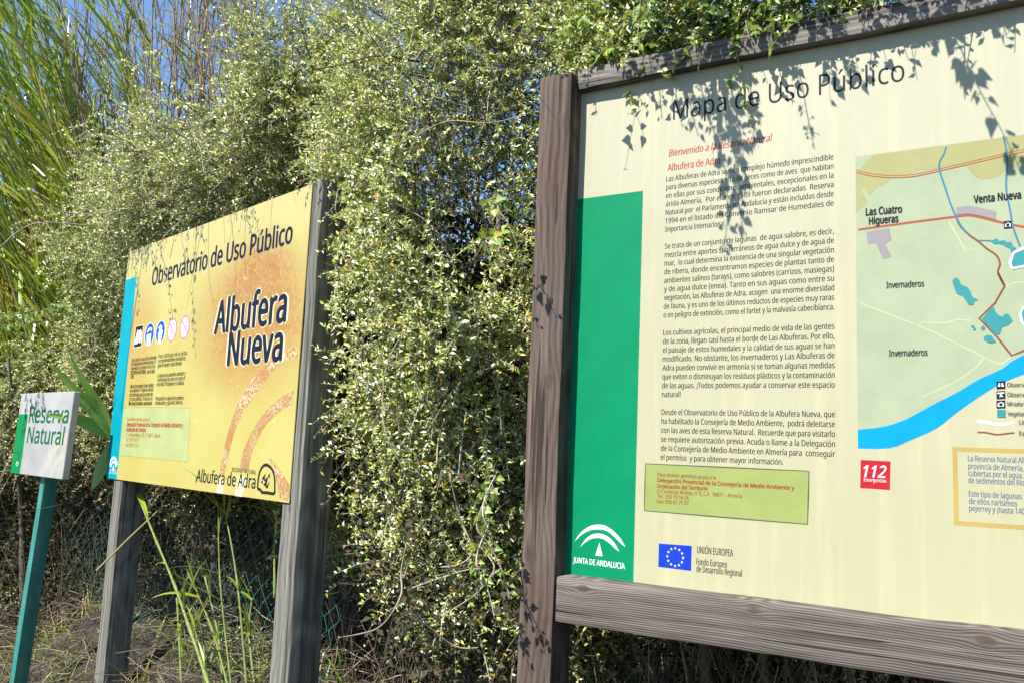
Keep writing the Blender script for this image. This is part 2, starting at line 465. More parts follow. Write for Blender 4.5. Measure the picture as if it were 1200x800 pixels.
gr = ramp(pnt, noise_n(pnt, pv, 5.5, 8, 0.72), [(0.52, (0, 0, 0)), (0.72, (1, 1, 1))])
c1 = mixc(pnt, math_n(pnt, 'MULTIPLY', gr, 0.22), c1, (0.30, 0.27, 0.16))
pnt.links.new(c1, pb.inputs['Base Color']); pb.inputs['Roughness'].default_value = 0.42; pb.inputs['Specular IOR Level'].default_value = 0.25
panel = plate('panel', -0.020, XR + 0.02, 1.16, 2.82, 0.0, 0.006, pm, bx)

A = Art(B1, 0.0); A.zoom(0, 0, 1)
def part(mb, name, ink, parent=panel):
    return mb.build(name, INK[ink], parent)

m = MB(); A.poly(m, [(-0.019, 1.17), (0.215, 1.17), (0.217, 2.4285), (-0.019, 2.4285)], 1, raw=True); part(m, 'green_band', 'green')

# emblem: two crescents, a wedge and the lettering under them
def crescent(mb, art, outer, inner, k):
    o_ = smooth_pts(outer, 6); i_ = smooth_pts(inner, 6)
    art.poly(mb, o_ + i_[::-1][1:-1], k)
A.zoom(660, 600, 10)
m = MB()
crescent(m, A, [(132, 342), (200, 240), (300, 165), (405, 140), (510, 160), (610, 235), (680, 315), (730, 405)], [(132, 342), (215, 262), (310, 210), (410, 198), (510, 215), (600, 285), (670, 355), (730, 405)], 2)
crescent(m, A, [(198, 405), (260, 315), (330, 260), (405, 245), (480, 258), (560, 310), (620, 385), (655, 455)], [(198, 405), (270, 340), (340, 305), (410, 298), (475, 312), (550, 365), (605, 420), (655, 455)], 2)
A.poly(m, [(425, 350), (462, 512), (376, 502)], 2)
text(m, 'JUNTA DE ANDALUCIA', A.p((118, 583)), A.p((722, 662)), 0.0165, -2 * LAY, 0.022)
emblem = m

A.zoom(0, 0, 1)
mt = MB(); text(mt, 'Mapa de Uso Público', A.p((788.7, 141)), A.p((1060, 95)), 0.061, -LAY, 0.0, 0.0, None, 6)
mh = MB()
text(mh, 'Bienvenido a la Reserva Natural', A.p((783.7, 184)), A.p((905, 165.5)), 0.0215, -LAY, 0.014, 0.22)
text(mh, 'Albufera de Adra', A.p((782.5, 201)), A.p((844, 192)), 0.0215, -LAY, 0.014)
body = ["Las Albuferas de Adra son un complejo húmedo imprescindible", "para diversas especies tanto de peces como de aves  que habitan",
        "en ellas por sus condiciones ambientales, excepcionales en la", "árida Almería.  Por ello en 1989 fueron declaradas  Reserva",
        "Natural por  el Parlamento de Andalucía y están incluidas desde", "1994 en el listado del Convenio Ramsar de Humedales de", "Importancia Internacional.", "",
        "Se trata de un conjunto de lagunas  de agua salobre, es decir,", "mezcla entre aportes subterráneos de agua dulce y de agua de",
        "mar,  lo cual determina la existencia de una singular vegetación", "de ribera, donde encontramos especies de plantas tanto de",
        "ambientes salinos (tarays), como salobres (carrizos, masiegas)", "y de agua dulce (enea). Tanto en sus aguas como entre su",
        "vegetación, las Albuferas de Adra, acogen  una enorme diversidad", "de fauna, y es uno de los últimos reductos de especies muy raras",
        "o en peligro de extinción, como el fartet y la malvasía cabeciblanca.", "",
        "Los cultivos agrícolas, el principal medio de vida de las gentes", "de la zona, llegan casi hasta el borde de Las Albuferas. Por ello,",
        "el paisaje de estos humedales y la calidad de sus aguas se han", "modificado. No obstante, los invernaderos y Las Albuferas de",
        "Adra pueden convivir en armonía si se toman algunas medidas", "que eviten o disminuyan los residuos plásticos y la contaminación",
        "de las aguas. ¡Todos podemos ayudar a conservar este espacio", "natural!", "",
        "Desde el Observatorio de Uso Público de la Albufera Nueva, que", "ha habilitado la Consejería de Medio Ambiente,  podrá deleitarse",
        "con las aves de esta Reserva Natural.  Recuerde que para visitarlo", "se requiere autorización previa. Acuda o llame a la Delegación",
        "de la Consejería de Medio Ambiente en Almería para  conseguir", "el permiso  y para obtener mayor información."]
mbod = MB()
z_first, z_last = 2.448, 1.603
for i, s in enumerate(body):
    if not s: continue
    z = z_first + (z_last - z_first) * i / 32
    w = {6: 0.187, 25: 0.058, 32: 0.355}.get(i, 0.491)
    text(mbod, s, (0.293, z), (0.293 + w, z), 0.0162, -LAY, 0.014)

# green sticker
A.zoom(600, 520, 2.858)
ms = MB(); A.poly(ms, [(447, 65), (995, 90), (990, 268), (443, 222)], 1)
me_ = MB()
for a, b in (((447, 65), (995, 90)), ((995, 90), (990, 268)), ((990, 268), (443, 222)), ((443, 222), (447, 65))):
    A.line(me_, [a, ((a[0] + b[0]) / 2, (a[1] + b[1]) / 2), b], [0.002, 0.0035, 0.002], 2)
mr = MB()
text(mr, 'Para obtener permisos acuda a la', A.p((488, 107)), A.p((682, 118)), 0.0108, -2 * LAY, 0.012)
text(mr, 'Delegación Provincial de la Consejería de Medio Ambiente y', A.p((488, 126)), A.p((945, 153)), 0.0112, -2 * LAY, 0.034)
text(mr, 'Ordenación del Territorio', A.p((487, 146)), A.p((655, 155)), 0.0112, -2 * LAY, 0.034)
text(mr, 'C/ Canónigo Molina, nº 8, C.P.  04071 - Almería', A.p((487, 162)), A.p((770, 180)), 0.0108, -2 * LAY, 0.012)
text(mr, 'Tel.: 950 10 16 76', A.p((486, 179)), A.p((592, 186)), 0.0108, -2 * LAY, 0.012)
text(mr, 'Fax: 950 01 71 07', A.p((486, 197)), A.p((592, 203)), 0.0108, -2 * LAY, 0.012)
# flag with twelve stars
mf = MB(); A.poly(mf, [(492, 332), (602, 340), (600, 424), (490, 410)], 1)
cx, cz = A.p((546.5, 377.5)); rx = (A.p((573, 379))[0] - A.p((520, 375))[0]) / 2; rzz = (A.p((547, 348))[1] - A.p((546, 407))[1]) / 2
mst = MB()
for k in range(12):
    q = 2 * math.pi * k / 12; X, Z = cx + rx * math.sin(q), cz + rzz * math.cos(q)
    A.poly(mst, [(X + (0.0036 if j % 2 == 0 else 0.0015) * 1.25 * math.sin(math.pi * j / 5), Z + (0.0036 if j % 2 == 0 else 0.0015) * 1.25 * math.cos(math.pi * j / 5)) for j in range(10)], 2, raw=True)
mu = MB()
text(mu, 'UNIÓN EUROPEA', A.p((620, 364)), A.p((740, 376)), 0.019, -LAY, 0.012)
text(mu, 'Fondo Europeo', A.p((618, 403)), A.p((720, 413)), 0.0175, -LAY, 0.012)
text(mu, 'de Desarrollo Regional', A.p((618, 427)), A.p((770, 443)), 0.0175, -LAY, 0.012)

# ---- map
XM0 = A.bd.at(1002.4, 183.6)[0]; XM1 = XM0 + 1.18; ZM1 = 2.447
A.zoom(990, 160, 4.443)
def P6(q): A.zoom(990, 160, 4.443); return A.p(q)
def P7(q): A.zoom(990, 320, 3.81); return A.p(q)
def P8(q): A.zoom(900, 500, 2.667); return A.p(q)
mg = MB()
sea_top = [P7(q) for q in smooth_pts([(58, 697), (180, 682), (280, 647), (400, 582), (500, 532), (600, 472), (700, 427), (745, 393), (800, 364)], 3)]
sea_bot = [P7(q) for q in smooth_pts([(58, 780), (200, 779), (300, 741), (410, 691), (500, 621), (600, 551), (700, 491), (800, 450)], 3)]
xe, ze = sea_top[-1]; xb, zb = sea_bot[-1]
sea_top += [(xe + 0.25, ze + 0.035), (XM1, ze + 0.06)]
sea_bot += [(xb + 0.25, zb + 0.06), (XM1, zb + 0.08)]
sea_top[0] = (XM0, sea_top[0][1]); sea_bot[0] = (XM0, sea_bot[0][1])
A.poly(mg, [(XM0, ZM1), (XM1, ZM1)] + [(x, z - 0.006) for x, z in sea_top[::-1]], 1, raw=True)
part(mg, 'map_land', 'mapgreen')
msea = MB(); A.poly(msea, sea_top + sea_bot[::-1], 2, raw=True); part(msea, 'map_sea', 'sea')
mk = MB()
kh = [P6(q) for q in [(860, 160), (800, 208), (760, 222), (720, 225), (690, 217), (660, 190), (632, 156), (520, 163), (400, 178), (340, 195), (300, 206), (240, 220), (225, 236), (200, 255), (165, 270), (148, 288), (130, 305), (118, 297), (95, 268), (90, 280), (115, 333), (112, 350), (90, 372), (60, 393)]]
kh[-1] = (XM0 + 0.001, kh[-1][1])
A.poly(mk, [(XM0 + 0.001, P6((60, 180))[1])] + [P6((80, 168)), (P6((150, 100))[0], ZM1 - 0.001), (XM1 - 0.001, ZM1 - 0.001), (XM1 - 0.001, ZM1 - 0.19), (XM1 - 0.2, ZM1 - 0.15)] + [(P6((933, 130))[0] + 0.03, P6((933, 135))[1])] + kh, 2, raw=True)
part(mk, 'map_hills', 'khaki')
mp = MB()
for pts in ([(70, 135), (330, 235), (450, 290), (620, 372), (690, 405), (740, 375)], [(330, 220), (450, 222), (500, 208), (560, 212)], [(620, 375), (600, 405), (560, 440), (480, 490), (345, 550)], [(715, 60), (760, 45), (800, 40)]):
    A.line(mp, [P7(q) for q in smooth_pts(pts)], 0.0035, 2, raw=True)
A.line(mp, [P6(q) for q in [(540, 440), (630, 597), (690, 585)]], 0.0035, 2, raw=True)
part(mp, 'map_tracks', 'pale')
mr1 = MB()
r1 = [P6(q) for q in smooth_pts([(60, 182), (130, 200), (230, 210), (340, 207), (420, 193), (490, 177), (650, 140), (830, 98), (933, 75)])]
r1 += [(r1[-1][0] + 0.2, r1[-1][1] + 0.02), (r1[-1][0] + 0.75, r1[-1][1] + 0.03)]
A.line(mr1, r1, 0.0085, 3, raw=True)
r2 = [P6(q) for q in smooth_pts([(70, 486), (330, 450), (580, 418), (650, 412), (720, 425), (830, 452), (933, 472)])]
r2 += [(r2[-1][0] + 0.2, r2[-1][1] - 0.02), (r2[-1][0] + 0.75, r2[-1][1] + 0.02)]
A.line(mr1, r2, 0.0058, 3, raw=True)
part(mr1, 'map_roads', 'road')
mr2 = MB(); A.line(mr2, r1, 0.0034, 4, raw=True); part(mr2, 'map_road_centre', 'khaki')
mbw = MB()
bw = [P6(q) for q in smooth_pts([(578, 415), (600, 465), (650, 515), (690, 543), (740, 585), (790, 620), (808, 665), (797, 710), (830, 775)])] + [P7(q) for q in [(685, 0), (714, 58), (670, 135), (600, 202), (680, 285), (745, 367), (800, 345)]]
bw += [(bw[-1][0] + 0.15, bw[-1][1] + 0.03)]
A.line(mbw, bw, 0.0045, 4, raw=True); part(mbw, 'map_route', 'brown')
mw = MB()
A.line(mw, [P6(q) for q in smooth_pts([(528, 55), (515, 95), (495, 130), (493, 175), (520, 260), (550, 350), (578, 415), (606, 468), (640, 505)])], 0.004, 5, raw=True)
A.line(mw, [P6(q) for q in smooth_pts([(825, 0), (845, 110), (840, 270), (862, 390), (875, 470), (912, 572)])], 0.004, 5, raw=True)
A.line(mw, [P6(q) for q in smooth_pts([(695, 542), (770, 545), (840, 560), (885, 590)])], 0.003, 5, raw=True)
part(mw, 'map_streams', 'stream')
mte = MB()
A.poly(mte, [P6(q) for q in [(765, 548), (778, 536), (795, 533), (805, 546), (830, 540), (845, 552), (868, 550), (878, 575), (892, 580), (865, 608), (862, 585), (840, 575), (820, 562), (795, 560), (775, 560)]], 6, raw=True)
A.poly(mte, [P7(q) for q in smooth_pts([(480, 40), (490, 22), (510, 30), (520, 52), (545, 62), (562, 85), (570, 107), (595, 120), (580, 125), (575, 140), (555, 143), (540, 122), (525, 102), (500, 92), (488, 62), (480, 40)], 3)[:-1]], 6, raw=True)
A.poly(mte, [P7(q) for q in [(612, 205), (640, 172), (665, 150), (672, 172), (685, 188), (705, 196), (715, 182), (730, 182), (750, 213), (730, 232), (703, 240), (692, 272), (672, 276), (642, 240)]], 6, raw=True)
A.poly(mte, [P7(q) for q in [(608, 240), (620, 235), (628, 245), (622, 256), (610, 253)]], 6, raw=True)
A.poly(mte, [P7(q) for q in [(562, 234), (576, 232), (580, 242), (566, 243)]], 6, raw=True)
A.poly(mte, [P7(q) for q in [(572, 246), (585, 245), (584, 255), (574, 255)]], 6, raw=True)
A.poly(mte, [P7(q) for q in [(620, 285), (635, 276), (655, 278), (676, 308), (655, 312), (640, 310), (622, 298)]], 6, raw=True)
lk = [P6(q) for q in [(878, 606), (933, 582)]]; lk2 = [P6(q) for q in [(933, 676), (872, 688), (860, 660)]]
A.poly(mte, lk + [(lk[1][0] + 0.1, lk[1][1] + 0.02), (lk2[0][0] + 0.12, lk2[0][1])] + lk2, 6, raw=True)
l7 = [P7(q) for q in [(800, 150), (783, 180), (790, 215), (800, 232)]]
A.poly(mte, l7 + [(l7[0][0] + 0.09, l7[-1][1]), (l7[0][0] + 0.09, l7[0][1])], 6, raw=True)
A.poly(mte, [P7(q) for q in [(680, 608), (718, 608), (718, 642), (681, 642)]], 6, raw=True)
part(mte, 'map_lagoons', 'teal')
mwh = MB()
A.line(mwh, [(lk[1][0] + 0.1, lk[1][1] + 0.022), lk[1], lk[0], lk2[2], lk2[1], lk2[0], (lk2[0][0] + 0.12, lk2[0][1])], 0.006, 7, raw=True)
A.line(mwh, [(l7[0][0] + 0.09, l7[0][1]), l7[0], l7[1], l7[2], l7[3], (l7[0][0] + 0.09, l7[-1][1])], 0.006, 7, raw=True)
A.line(mwh, [P7(q) for q in smooth_pts([(592, 661), (630, 663), (675, 672), (720, 671), (757, 664)])], 0.007, 2, raw=True)
part(mwh, 'map_limit_line', 'white')
mb2 = MB(); A.line(mb2, [P7(q) for q in smooth_pts([(592, 709), (630, 710), (680, 719), (725, 714), (757, 711)])], 0.004, 2, raw=True); part(mb2, 'map_key_route', 'brown')
mgy = MB()
A.poly(mgy, [P6(q) for q in [(112, 498), (232, 478), (243, 540), (210, 560), (244, 625), (200, 640), (162, 555), (120, 562)]], 3, raw=True)
A.poly(mgy, [P6(q) for q in [(582, 370), (640, 363), (700, 370), (788, 393), (785, 432), (690, 410), (640, 403), (582, 408)]], 5, raw=True)
part(mgy, 'map_villages', 'grey')
mic = MB()
for f, q4 in ((P6, [(827, 442), (868, 440), (871, 478), (829, 482)]), (P7, [(677, 482), (716, 480), (717, 514), (678, 516)]), (P7, [(677, 526), (716, 524), (717, 558), (678, 560)]), (P7, [(677, 568), (716, 566), (717, 600), (678, 602)])):
    A.poly(mic, [f(q) for q in q4], 6, raw=True)
part(mic, 'map_icons', 'navy')
miw = MB()
for pts, f in (([(683, 505), (687, 490), (693, 488), (694, 505)], P7), ([(699, 505), (700, 488), (706, 490), (711, 505)], P7),
               ([(681, 532), (712, 530), (712, 536), (681, 538)], P7), ([(694, 538), (700, 538), (708, 553), (700, 548), (690, 554)], P7),
               ([(683, 578), (690, 578), (693, 573), (701, 573), (704, 577), (711, 577), (711, 594), (683, 595)], P7),
               ([(834, 456), (843, 455), (846, 450), (854, 450), (857, 454), (864, 454), (865, 470), (834, 472)], P6)):
    A.poly(miw, [f(q) for q in pts], 7, raw=True)
part(miw, 'map_icon_signs', 'white')
mdot = MB()
for c, f in (((697, 585), P7), ((849, 462), P6)):
    X, Z = f(c); A.poly(mdot, [(X + 0.0042 * math.cos(k * 0.785), Z + 0.0042 * math.sin(k * 0.785)) for k in range(8)], 8, raw=True)
part(mdot, 'icon_lens', 'navy')
ml = MB(); K9 = -8.5 * LAY
text(ml, 'Las Cuatro', P6((110, 412)), P6((297, 396)), 0.0195, K9, 0.03)
text(ml, 'Higueras', P6((127, 459)), P6((278, 445)), 0.0195, K9, 0.03)
text(ml, 'Venta Nueva', P6((672, 348)), P6((917, 323)), 0.0195, K9, 0.03)
text(ml, 'Invernaderos', P6((217, 790)), P6((412, 781)), 0.0165, K9, 0.014)
text(ml, 'Invernaderos', P7((198, 370)), P7((369, 366)), 0.0165, K9, 0.014)
for s, q, w in (('Observatorio', (725, 506), 0.064), ('Observatorio', (726, 550), 0.064), ('Mirador', (727, 591), 0.034), ('Vegetación', (727, 635), 0.05), ('Límite', (779, 673), 0.03), ('Espacio', (779, 722), 0.036)):
    a = P7(q); text(ml, s, a, (a[0] + w, a[1]), 0.0105, K9, 0.006)
# emergency square
mal = MB(); A.poly(mal, [P8(q) for q in [(290, 102), (383, 107), (381, 196), (288, 190)]], 1, raw=True); part(mal, 'emergency_square', 'alert')
maw = MB()
text(maw, '112', P8((300, 155)), P8((370, 158)), 0.030, -2 * LAY, 0.022, 0.25)
text(maw, 'Emergencias', P8((300, 169)), P8((370, 173)), 0.009, -2 * LAY, 0.006)
# gold frame with blue lines
x0g, z1g = P8((576, 62)); z0g = P8((576, 305))[1]; t = 0.0105; x1g = x0g + 0.68
mgo = MB()
for q in ([(x0g, z0g), (x0g + t, z0g), (x0g + t, z1g), (x0g, z1g)], [(x1g - t, z0g), (x1g, z0g), (x1g, z1g), (x1g - t, z1g)],
          [(x0g + t, z0g), (x1g - t, z0g), (x1g - t, z0g + t), (x0g + t, z0g + t)], [(x0g + t, z1g - t), (x1g - t, z1g - t), (x1g - t, z1g), (x0g + t, z1g)]):
    A.poly(mgo, q, 1, raw=True)
part(mgo, 'gold_frame', 'gold')
mbt = MB()
xg = P8((625, 104))[0]; px_per = P8((800, 104))[0] - xg
for i, (s, y, w) in enumerate((('La Reserva Natural Albufera', 106, 1.29), ('provincia de Almería,', 130, 0.98), ('cubiertas por el agua.', 152, 0.97), ('de sedimentos del Río', 174, 0.99), ('Este tipo de lagunas', 216, 0.94), ('de ellos rarísimos', 239, 0.86), ('pejerrey y ¡hasta 140', 261, 0.985))):
    Z = P8((625, y))[1]; text(mbt, s, (xg, Z), (xg + px_per * w, Z), 0.0138, -LAY, 0.012)
flush_text()
part(emblem, 'emblem', 'white'); part(mt, 'title', 'black'); part(mh, 'welcome_heading', 'red'); part(mbod, 'body_text', 'black')
st = part(ms, 'sticker', 'sticker'); part(me_, 'sticker_edge', 'edge', panel); part(mr, 'sticker_text', 'darkred', panel)
part(mf, 'flag', 'flag'); part(mst, 'flag_stars', 'star'); part(mu, 'fund_text', 'black'); part(ml, 'map_lettering', 'black')
part(maw, 'emergency_number', 'white'); part(mbt, 'boxed_text', 'bluetext')

# =================================================================== observatory sign
B2 = Board((-2.12158555, 4.74751248), unit([-0.68634677, 0.72727444]))
b2 = empty('observatory_sign', (*B2.P0[:2], 0), B2.rz)
tag(b2, 'yellow rust stained sign on two grey timber posts, lettered Albufera Nueva', 'sign')
beam('post', 0.045, 0.170, 0.001, 0.125, -0.05, 2.60, 'z', MAT['post_grey'], b2, 0.006, 0.0015, 5, 40)
beam('post', 1.842, 1.972, 0.001, 0.135, -0.05, 2.638, 'z', MAT['post_grey'], b2, 0.006, 0.0015, 6, 40)
sm, snt, sb, _ = newmat('stained_yellow_panel')
sv = objvec(snt); ssep = nd(snt, 'ShaderNodeSeparateXYZ', {0: sv})
sx, sz = ssep.outputs['X'], ssep.outputs['Z']
wob = math_n(snt, 'MULTIPLY', math_n(snt, 'SUBTRACT', noise_n(snt, sv, 3.5, 5, 0.6), 0.5), 0.42)
def blob(cx, cz, rx, rz, soft=0.75):
    a = math_n(snt, 'DIVIDE', math_n(snt, 'SUBTRACT', sx, cx), rx); c = math_n(snt, 'DIVIDE', math_n(snt, 'SUBTRACT', sz, cz), rz)
    r = math_n(snt, 'ADD', math_n(snt, 'SQRT', math_n(snt, 'ADD', math_n(snt, 'MULTIPLY', a, a), math_n(snt, 'MULTIPLY', c, c))), wob)
    return nd(snt, 'ShaderNodeMapRange', {0: r, 1: 1 - soft, 2: 1.05, 3: 1.0, 4: 0.0}, interpolation_type='SMOOTHSTEP').outputs[0]
base = ramp(snt, noise_n(snt, sv, 2.4, 4, 0.6), [(0.3, (0.374, 0.311, 0.076)), (0.7, (0.409, 0.360, 0.116))])
topm = nd(snt, 'ShaderNodeMapRange', {0: sz, 1: 2.25, 2: 2.62, 3: 0, 4: 0.7}).outputs[0]
base = mixc(snt, topm, base, (0.427, 0.374, 0.169))
ax_, az_ = B2.at(292, 385); bx_, bz_ = B2.at(300, 325)
stain = math_n(snt, 'MAXIMUM', blob(ax_ + 0.02, az_ + 0.05, 0.72, 0.42), blob(bx_ + 0.05, bz_, 0.46, 0.24))
lx_, lz_ = B2.at(163, 395)
stain2 = blob(lx_, lz_, 0.34, 0.42)
pin = ramp(snt, noise_n(snt, sv, 60, 3, 0.7), [(0.35, (0.55, 0.55, 0.55)), (0.6, (1, 1, 1))])
c2 = mixc(snt, math_n(snt, 'MULTIPLY', stain, pin), base, (0.303, 0.134, 0.034))
c2 = mixc(snt, math_n(snt, 'MULTIPLY', stain2, 0.5), c2, (0.356, 0.187, 0.040))
scr = ramp(snt, noise_n(snt, sv, 34, 2, 0.5), [(0.70, (0, 0, 0)), (0.75, (1, 1, 1))])
c2 = mixc(snt, math_n(snt, 'MULTIPLY', scr, 0.5), c2, (0.55, 0.48, 0.30))
drt = ramp(snt, noise_n(snt, sv, 14, 6, 0.7), [(0.66, (0, 0, 0)), (0.78, (1, 1, 1))])
c2 = mixc(snt, math_n(snt, 'MULTIPLY', drt, 0.35), c2, (0.20, 0.15, 0.05))
snt.links.new(c2, sb.inputs['Base Color']); sb.inputs['Roughness'].default_value = 0.4; sb.inputs['Specular IOR Level'].default_value = 0.25
Y2 = -0.006
panel2 = plate('panel', -0.058, 1.903, 1.381, 2.629, Y2, 0.0, sm, b2)
A2 = Art(B2, Y2)
Za = lambda q: (A2.zoom(100, 200, 3.6375), A2.p(q))[1]
Zb = lambda q: (A2.zoom(100, 380, 3.334), A2.p(q))[1]
def part2(mb, name, ink): return mb.build(name, INK[ink], panel2)
xb1 = (Za((213, 455))[0] + Zb((127, 603))[0]) / 2; ztop = Za((190, 462))[1]
m = MB(); A2.poly(m, [(-0.0575, 1.382), (xb1, 1.382), (xb1, ztop), (-0.0575, ztop)], 1, raw=True); part2(m, 'blue_band', 'cyan')
# crackled terracotta arcs
tm, tnt, tb, _ = newmat('crackled_terracotta')
tv = objvec(tnt)
vor = nd(tnt, 'ShaderNodeTexVoronoi', {'Vector': mixc(tnt, 0.04, tv, nd(tnt, 'ShaderNodeTexNoise', {'Vector': tv, 'Scale': 25.0}).outputs[1]), 'Scale': 52.0}, feature='DISTANCE_TO_EDGE')
crk = ramp(tnt, vor.outputs[0], [(0.04, (1, 1, 1)), (0.11, (0, 0, 0))])
msk = ramp(tnt, noise_n(tnt, tv, 7, 3, 0.5), [(0.38, (0, 0, 0)), (0.55, (1, 1, 1))])
tc_ = mixc(tnt, math_n(tnt, 'MULTIPLY', crk, msk), (0.320, 0.156, 0.043), (0.481, 0.401, 0.249))
tnt.links.new(tc_, tb.inputs['Base Color']); tb.inputs['Roughness'].default_value = 0.5
m = MB()
def ribbon(o_, i_):
    a = smooth_pts([Zb(q) for q in o_], 5); b = smooth_pts([Zb(q) for q in i_], 5)
    A2.poly(m, a + b[::-1], 1, raw=True)
ribbon([(522, 585), (535, 520), (555, 430), (600, 300), (680, 180), (760, 115), (829, 85)], [(545, 585), (556, 530), (572, 460), (605, 365), (700, 222), (760, 155), (826, 128)])
ribbon([(603, 565), (622, 480), (680, 370), (750, 295), (814, 257)], [(637, 570), (655, 490), (700, 400), (760, 340), (811, 308)])
ribbon([(714, 512), (740, 585), (760, 680)], [(716, 512), (775, 590), (797, 625)])
A2.poly(m, [Zb(q) for q in [(760, 678), (797, 625), (798, 690)]], 1, raw=True)
o = m.build('crackled_arcs', tm, panel2)
m = MB()
A2.poly(m, [Zb(q) for q in [(520, 600), (543, 602), (537, 660), (512, 655)]], 1, raw=True); A2.poly(m, [Zb(q) for q in [(598, 590), (633, 595), (612, 672), (584, 668)]], 1, raw=True)
part2(m, 'faded_patches', 'cream')
mtl, mtc, mal2 = MB(), MB(), MB()
y3 = Y2 - 3 * LAY
text(mtl, 'Observatorio de Uso Público', Za((283, 490)), Za((880, 307)), 0.090, y3, 0.028, 0.0, None, 5)
text(mtl, 'Albufera', Za((550, 695)), Za((852, 643)), 0.146, y3, 0.036, 0.0, None, 6)
text(mtl, 'Nueva', Zb((555, 160)), Zb((765, 140)), 0.146, y3, 0.036, 0.0, None, 6)
text(mtc, 'Albufera', (Za((550, 695))[0] - 0.008, Za((550, 695))[1]), (Za((852, 643))[0] + 0.008, Za((852, 643))[1]), 0.146, y3 + LAY, 0.068, 0.0, None, 6)
text(mtc, 'Nueva', (Zb((555, 160))[0] - 0.008, Zb((555, 160))[1]), (Zb((765, 140))[0] + 0.008, Zb((765, 140))[1]), 0.146, y3 + LAY, 0.068, 0.0, None, 6)
text(mal2, 'Albufera de Adra', Zb((433, 612)), Zb((663, 640)), 0.053, y3, 0.020)
text(mal2, 'RESERVA NATURAL', Zb((573, 573)), Zb((667, 585)), 0.017, y3, 0.012)
# tiny text columns
Zc = lambda q: (A2.zoom(140, 400, 5.333), A2.p(q))[1]
mty = MB()
col1 = [('Está usted en una Zona Húmeda', 112, 100, 74), ('de importancia internacional. El', 150, 122, 74), ('Humedal se incluye en la Lista', 180, 162, 70), ('RESERVA NATURAL  en el año', 205, 192, 70), ('1989.', 235, 232, 66)]
rows = [((76, 128), (230, 108), 'Está usted en una Zona Húmeda', 0.0), ((74, 152), (226, 135), 'de importancia internacional. El', 0.0), ((72, 178), (222, 163), 'humedal se incluye en la Lista', 0.0), ((70, 205), (220, 195), 'RESERVA NATURAL  en el año', 0.012), ((68, 232), (90, 230), '1989.', 0.0),
        ((68, 290), (212, 282), 'Más de cien especies de aves habitan', 0), ((64, 316), (210, 308), 'en la albufera. El espacio natural', 0), ((62, 342), (208, 338), 'está reservado para su protección', 0), ((60, 368), (206, 365), 'y el uso público. El acceso es', 0), ((58, 396), (202, 395), 'libre hasta el mirador. autorización', 0.008),
        ((244, 104), (422, 82), 'Para disfrutar de la visita', 0), ((242, 132), (415, 113), 'se recomienda llevar prismáticos,', 0), ((240, 160), (390, 145), 'guía de campo y ropa cómoda.', 0), ((238, 224), (412, 208), 'Si observa los pequeños animales y', 0), ((236, 250), (408, 238), 'contempla las aves en todo el', 0), ((232, 278), (404, 268), 'recorrido. Protejamos su hábitat.', 0),
        ((226, 366), (400, 362), 'Precaución: no salga de los senderos', 0), ((222, 394), (396, 390), 'señalizados y guarde silencio.', 0)]
for a, b, s, bo in rows: text(mty, s, Zc(a), Zc(b), 0.020, y3, bo + 0.012, 0, None, 2)
m = MB(); A2.poly(m, [Zb(q) for q in [(150, 322), (410, 325), (400, 535), (133, 510)]], 1, raw=True); part2(m, 'sticker', 'palesticker')
m = MB()
for a, b in (((150, 322), (410, 325)), ((410, 325), (400, 535)), ((400, 535), (133, 510))): A2.line(m, [Zb(a), Zb(b)], 0.003, 2, raw=True)
part2(m, 'sticker_edge', 'gold')
mo, mrd = MB(), MB()
text(mo, 'Para obtener permisos acuda a la', Zc((48, 494)), Zc((190, 496)), 0.018, y3, 0.012, 0, None, 2)
text(mrd, 'Delegación Provincial de la Consejería de Medio Ambiente y', Zc((45, 528)), Zc((396, 536)), 0.022, y3, 0.034, 0, None, 2)
text(mrd, 'Ordenación del Territorio', Zc((43, 560)), Zc((165, 564)), 0.022, y3, 0.034, 0, None, 2)
text(mo, 'C/ Canónigo Molina, nº 8, C.P. 04071 - Almería', Zc((41, 590)), Zc((255, 600)), 0.02, y3, 0.012, 0, None, 2)
text(mo, 'Tel.: 950 10 16 76', Zc((40, 622)), Zc((118, 626)), 0.02, y3, 0.012, 0, None, 2)
text(mo, 'Fax: 950 01 71 07', Zc((38, 655)), Zc((116, 660)), 0.02, y3, 0.012, 0, None, 2)
# icons
Zi = lambda q: (A2.zoom(140, 360, 10.67), A2.p(q))[1]
m = MB(); A2.poly(m, [Zi(q) for q in [(200, 238), (302, 215), (278, 490), (175, 512)]], 1, raw=True); part2(m, 'icon_border', 'cream')
m = MB(); A2.poly(m, [Zi(q) for q in [(206, 245), (296, 225), (273, 483), (182, 503)]], 2, raw=True); part2(m, 'binocular_icon', 'navy')
def ell(mb, c, rxp, ryp, k, sc=1.0, n=24, tilt=None):
    X, Z = Zi(c); rx = abs(Zi((c[0] + rxp, c[1]))[0] - X) * sc; rz = abs(Zi((c[0], c[1] + ryp))[1] - Z) * sc
    A2.poly(mb, [(X + rx * math.cos(2 * math.pi * j / n), Z + rz * math.sin(2 * math.pi * j / n)) for j in range(n)], k, raw=True)
mbl, mpk, mwt, mpp = MB(), MB(), MB(), MB()
for c in ((374, 340), (512, 310)): ell(mwt, c, 60, 144, 1); ell(mbl, c, 53, 136, 2)
for c in ((660, 285), (816, 252)): ell(mpk, c, 58, 148, 1); ell(mwt, c, 45, 126, 2)
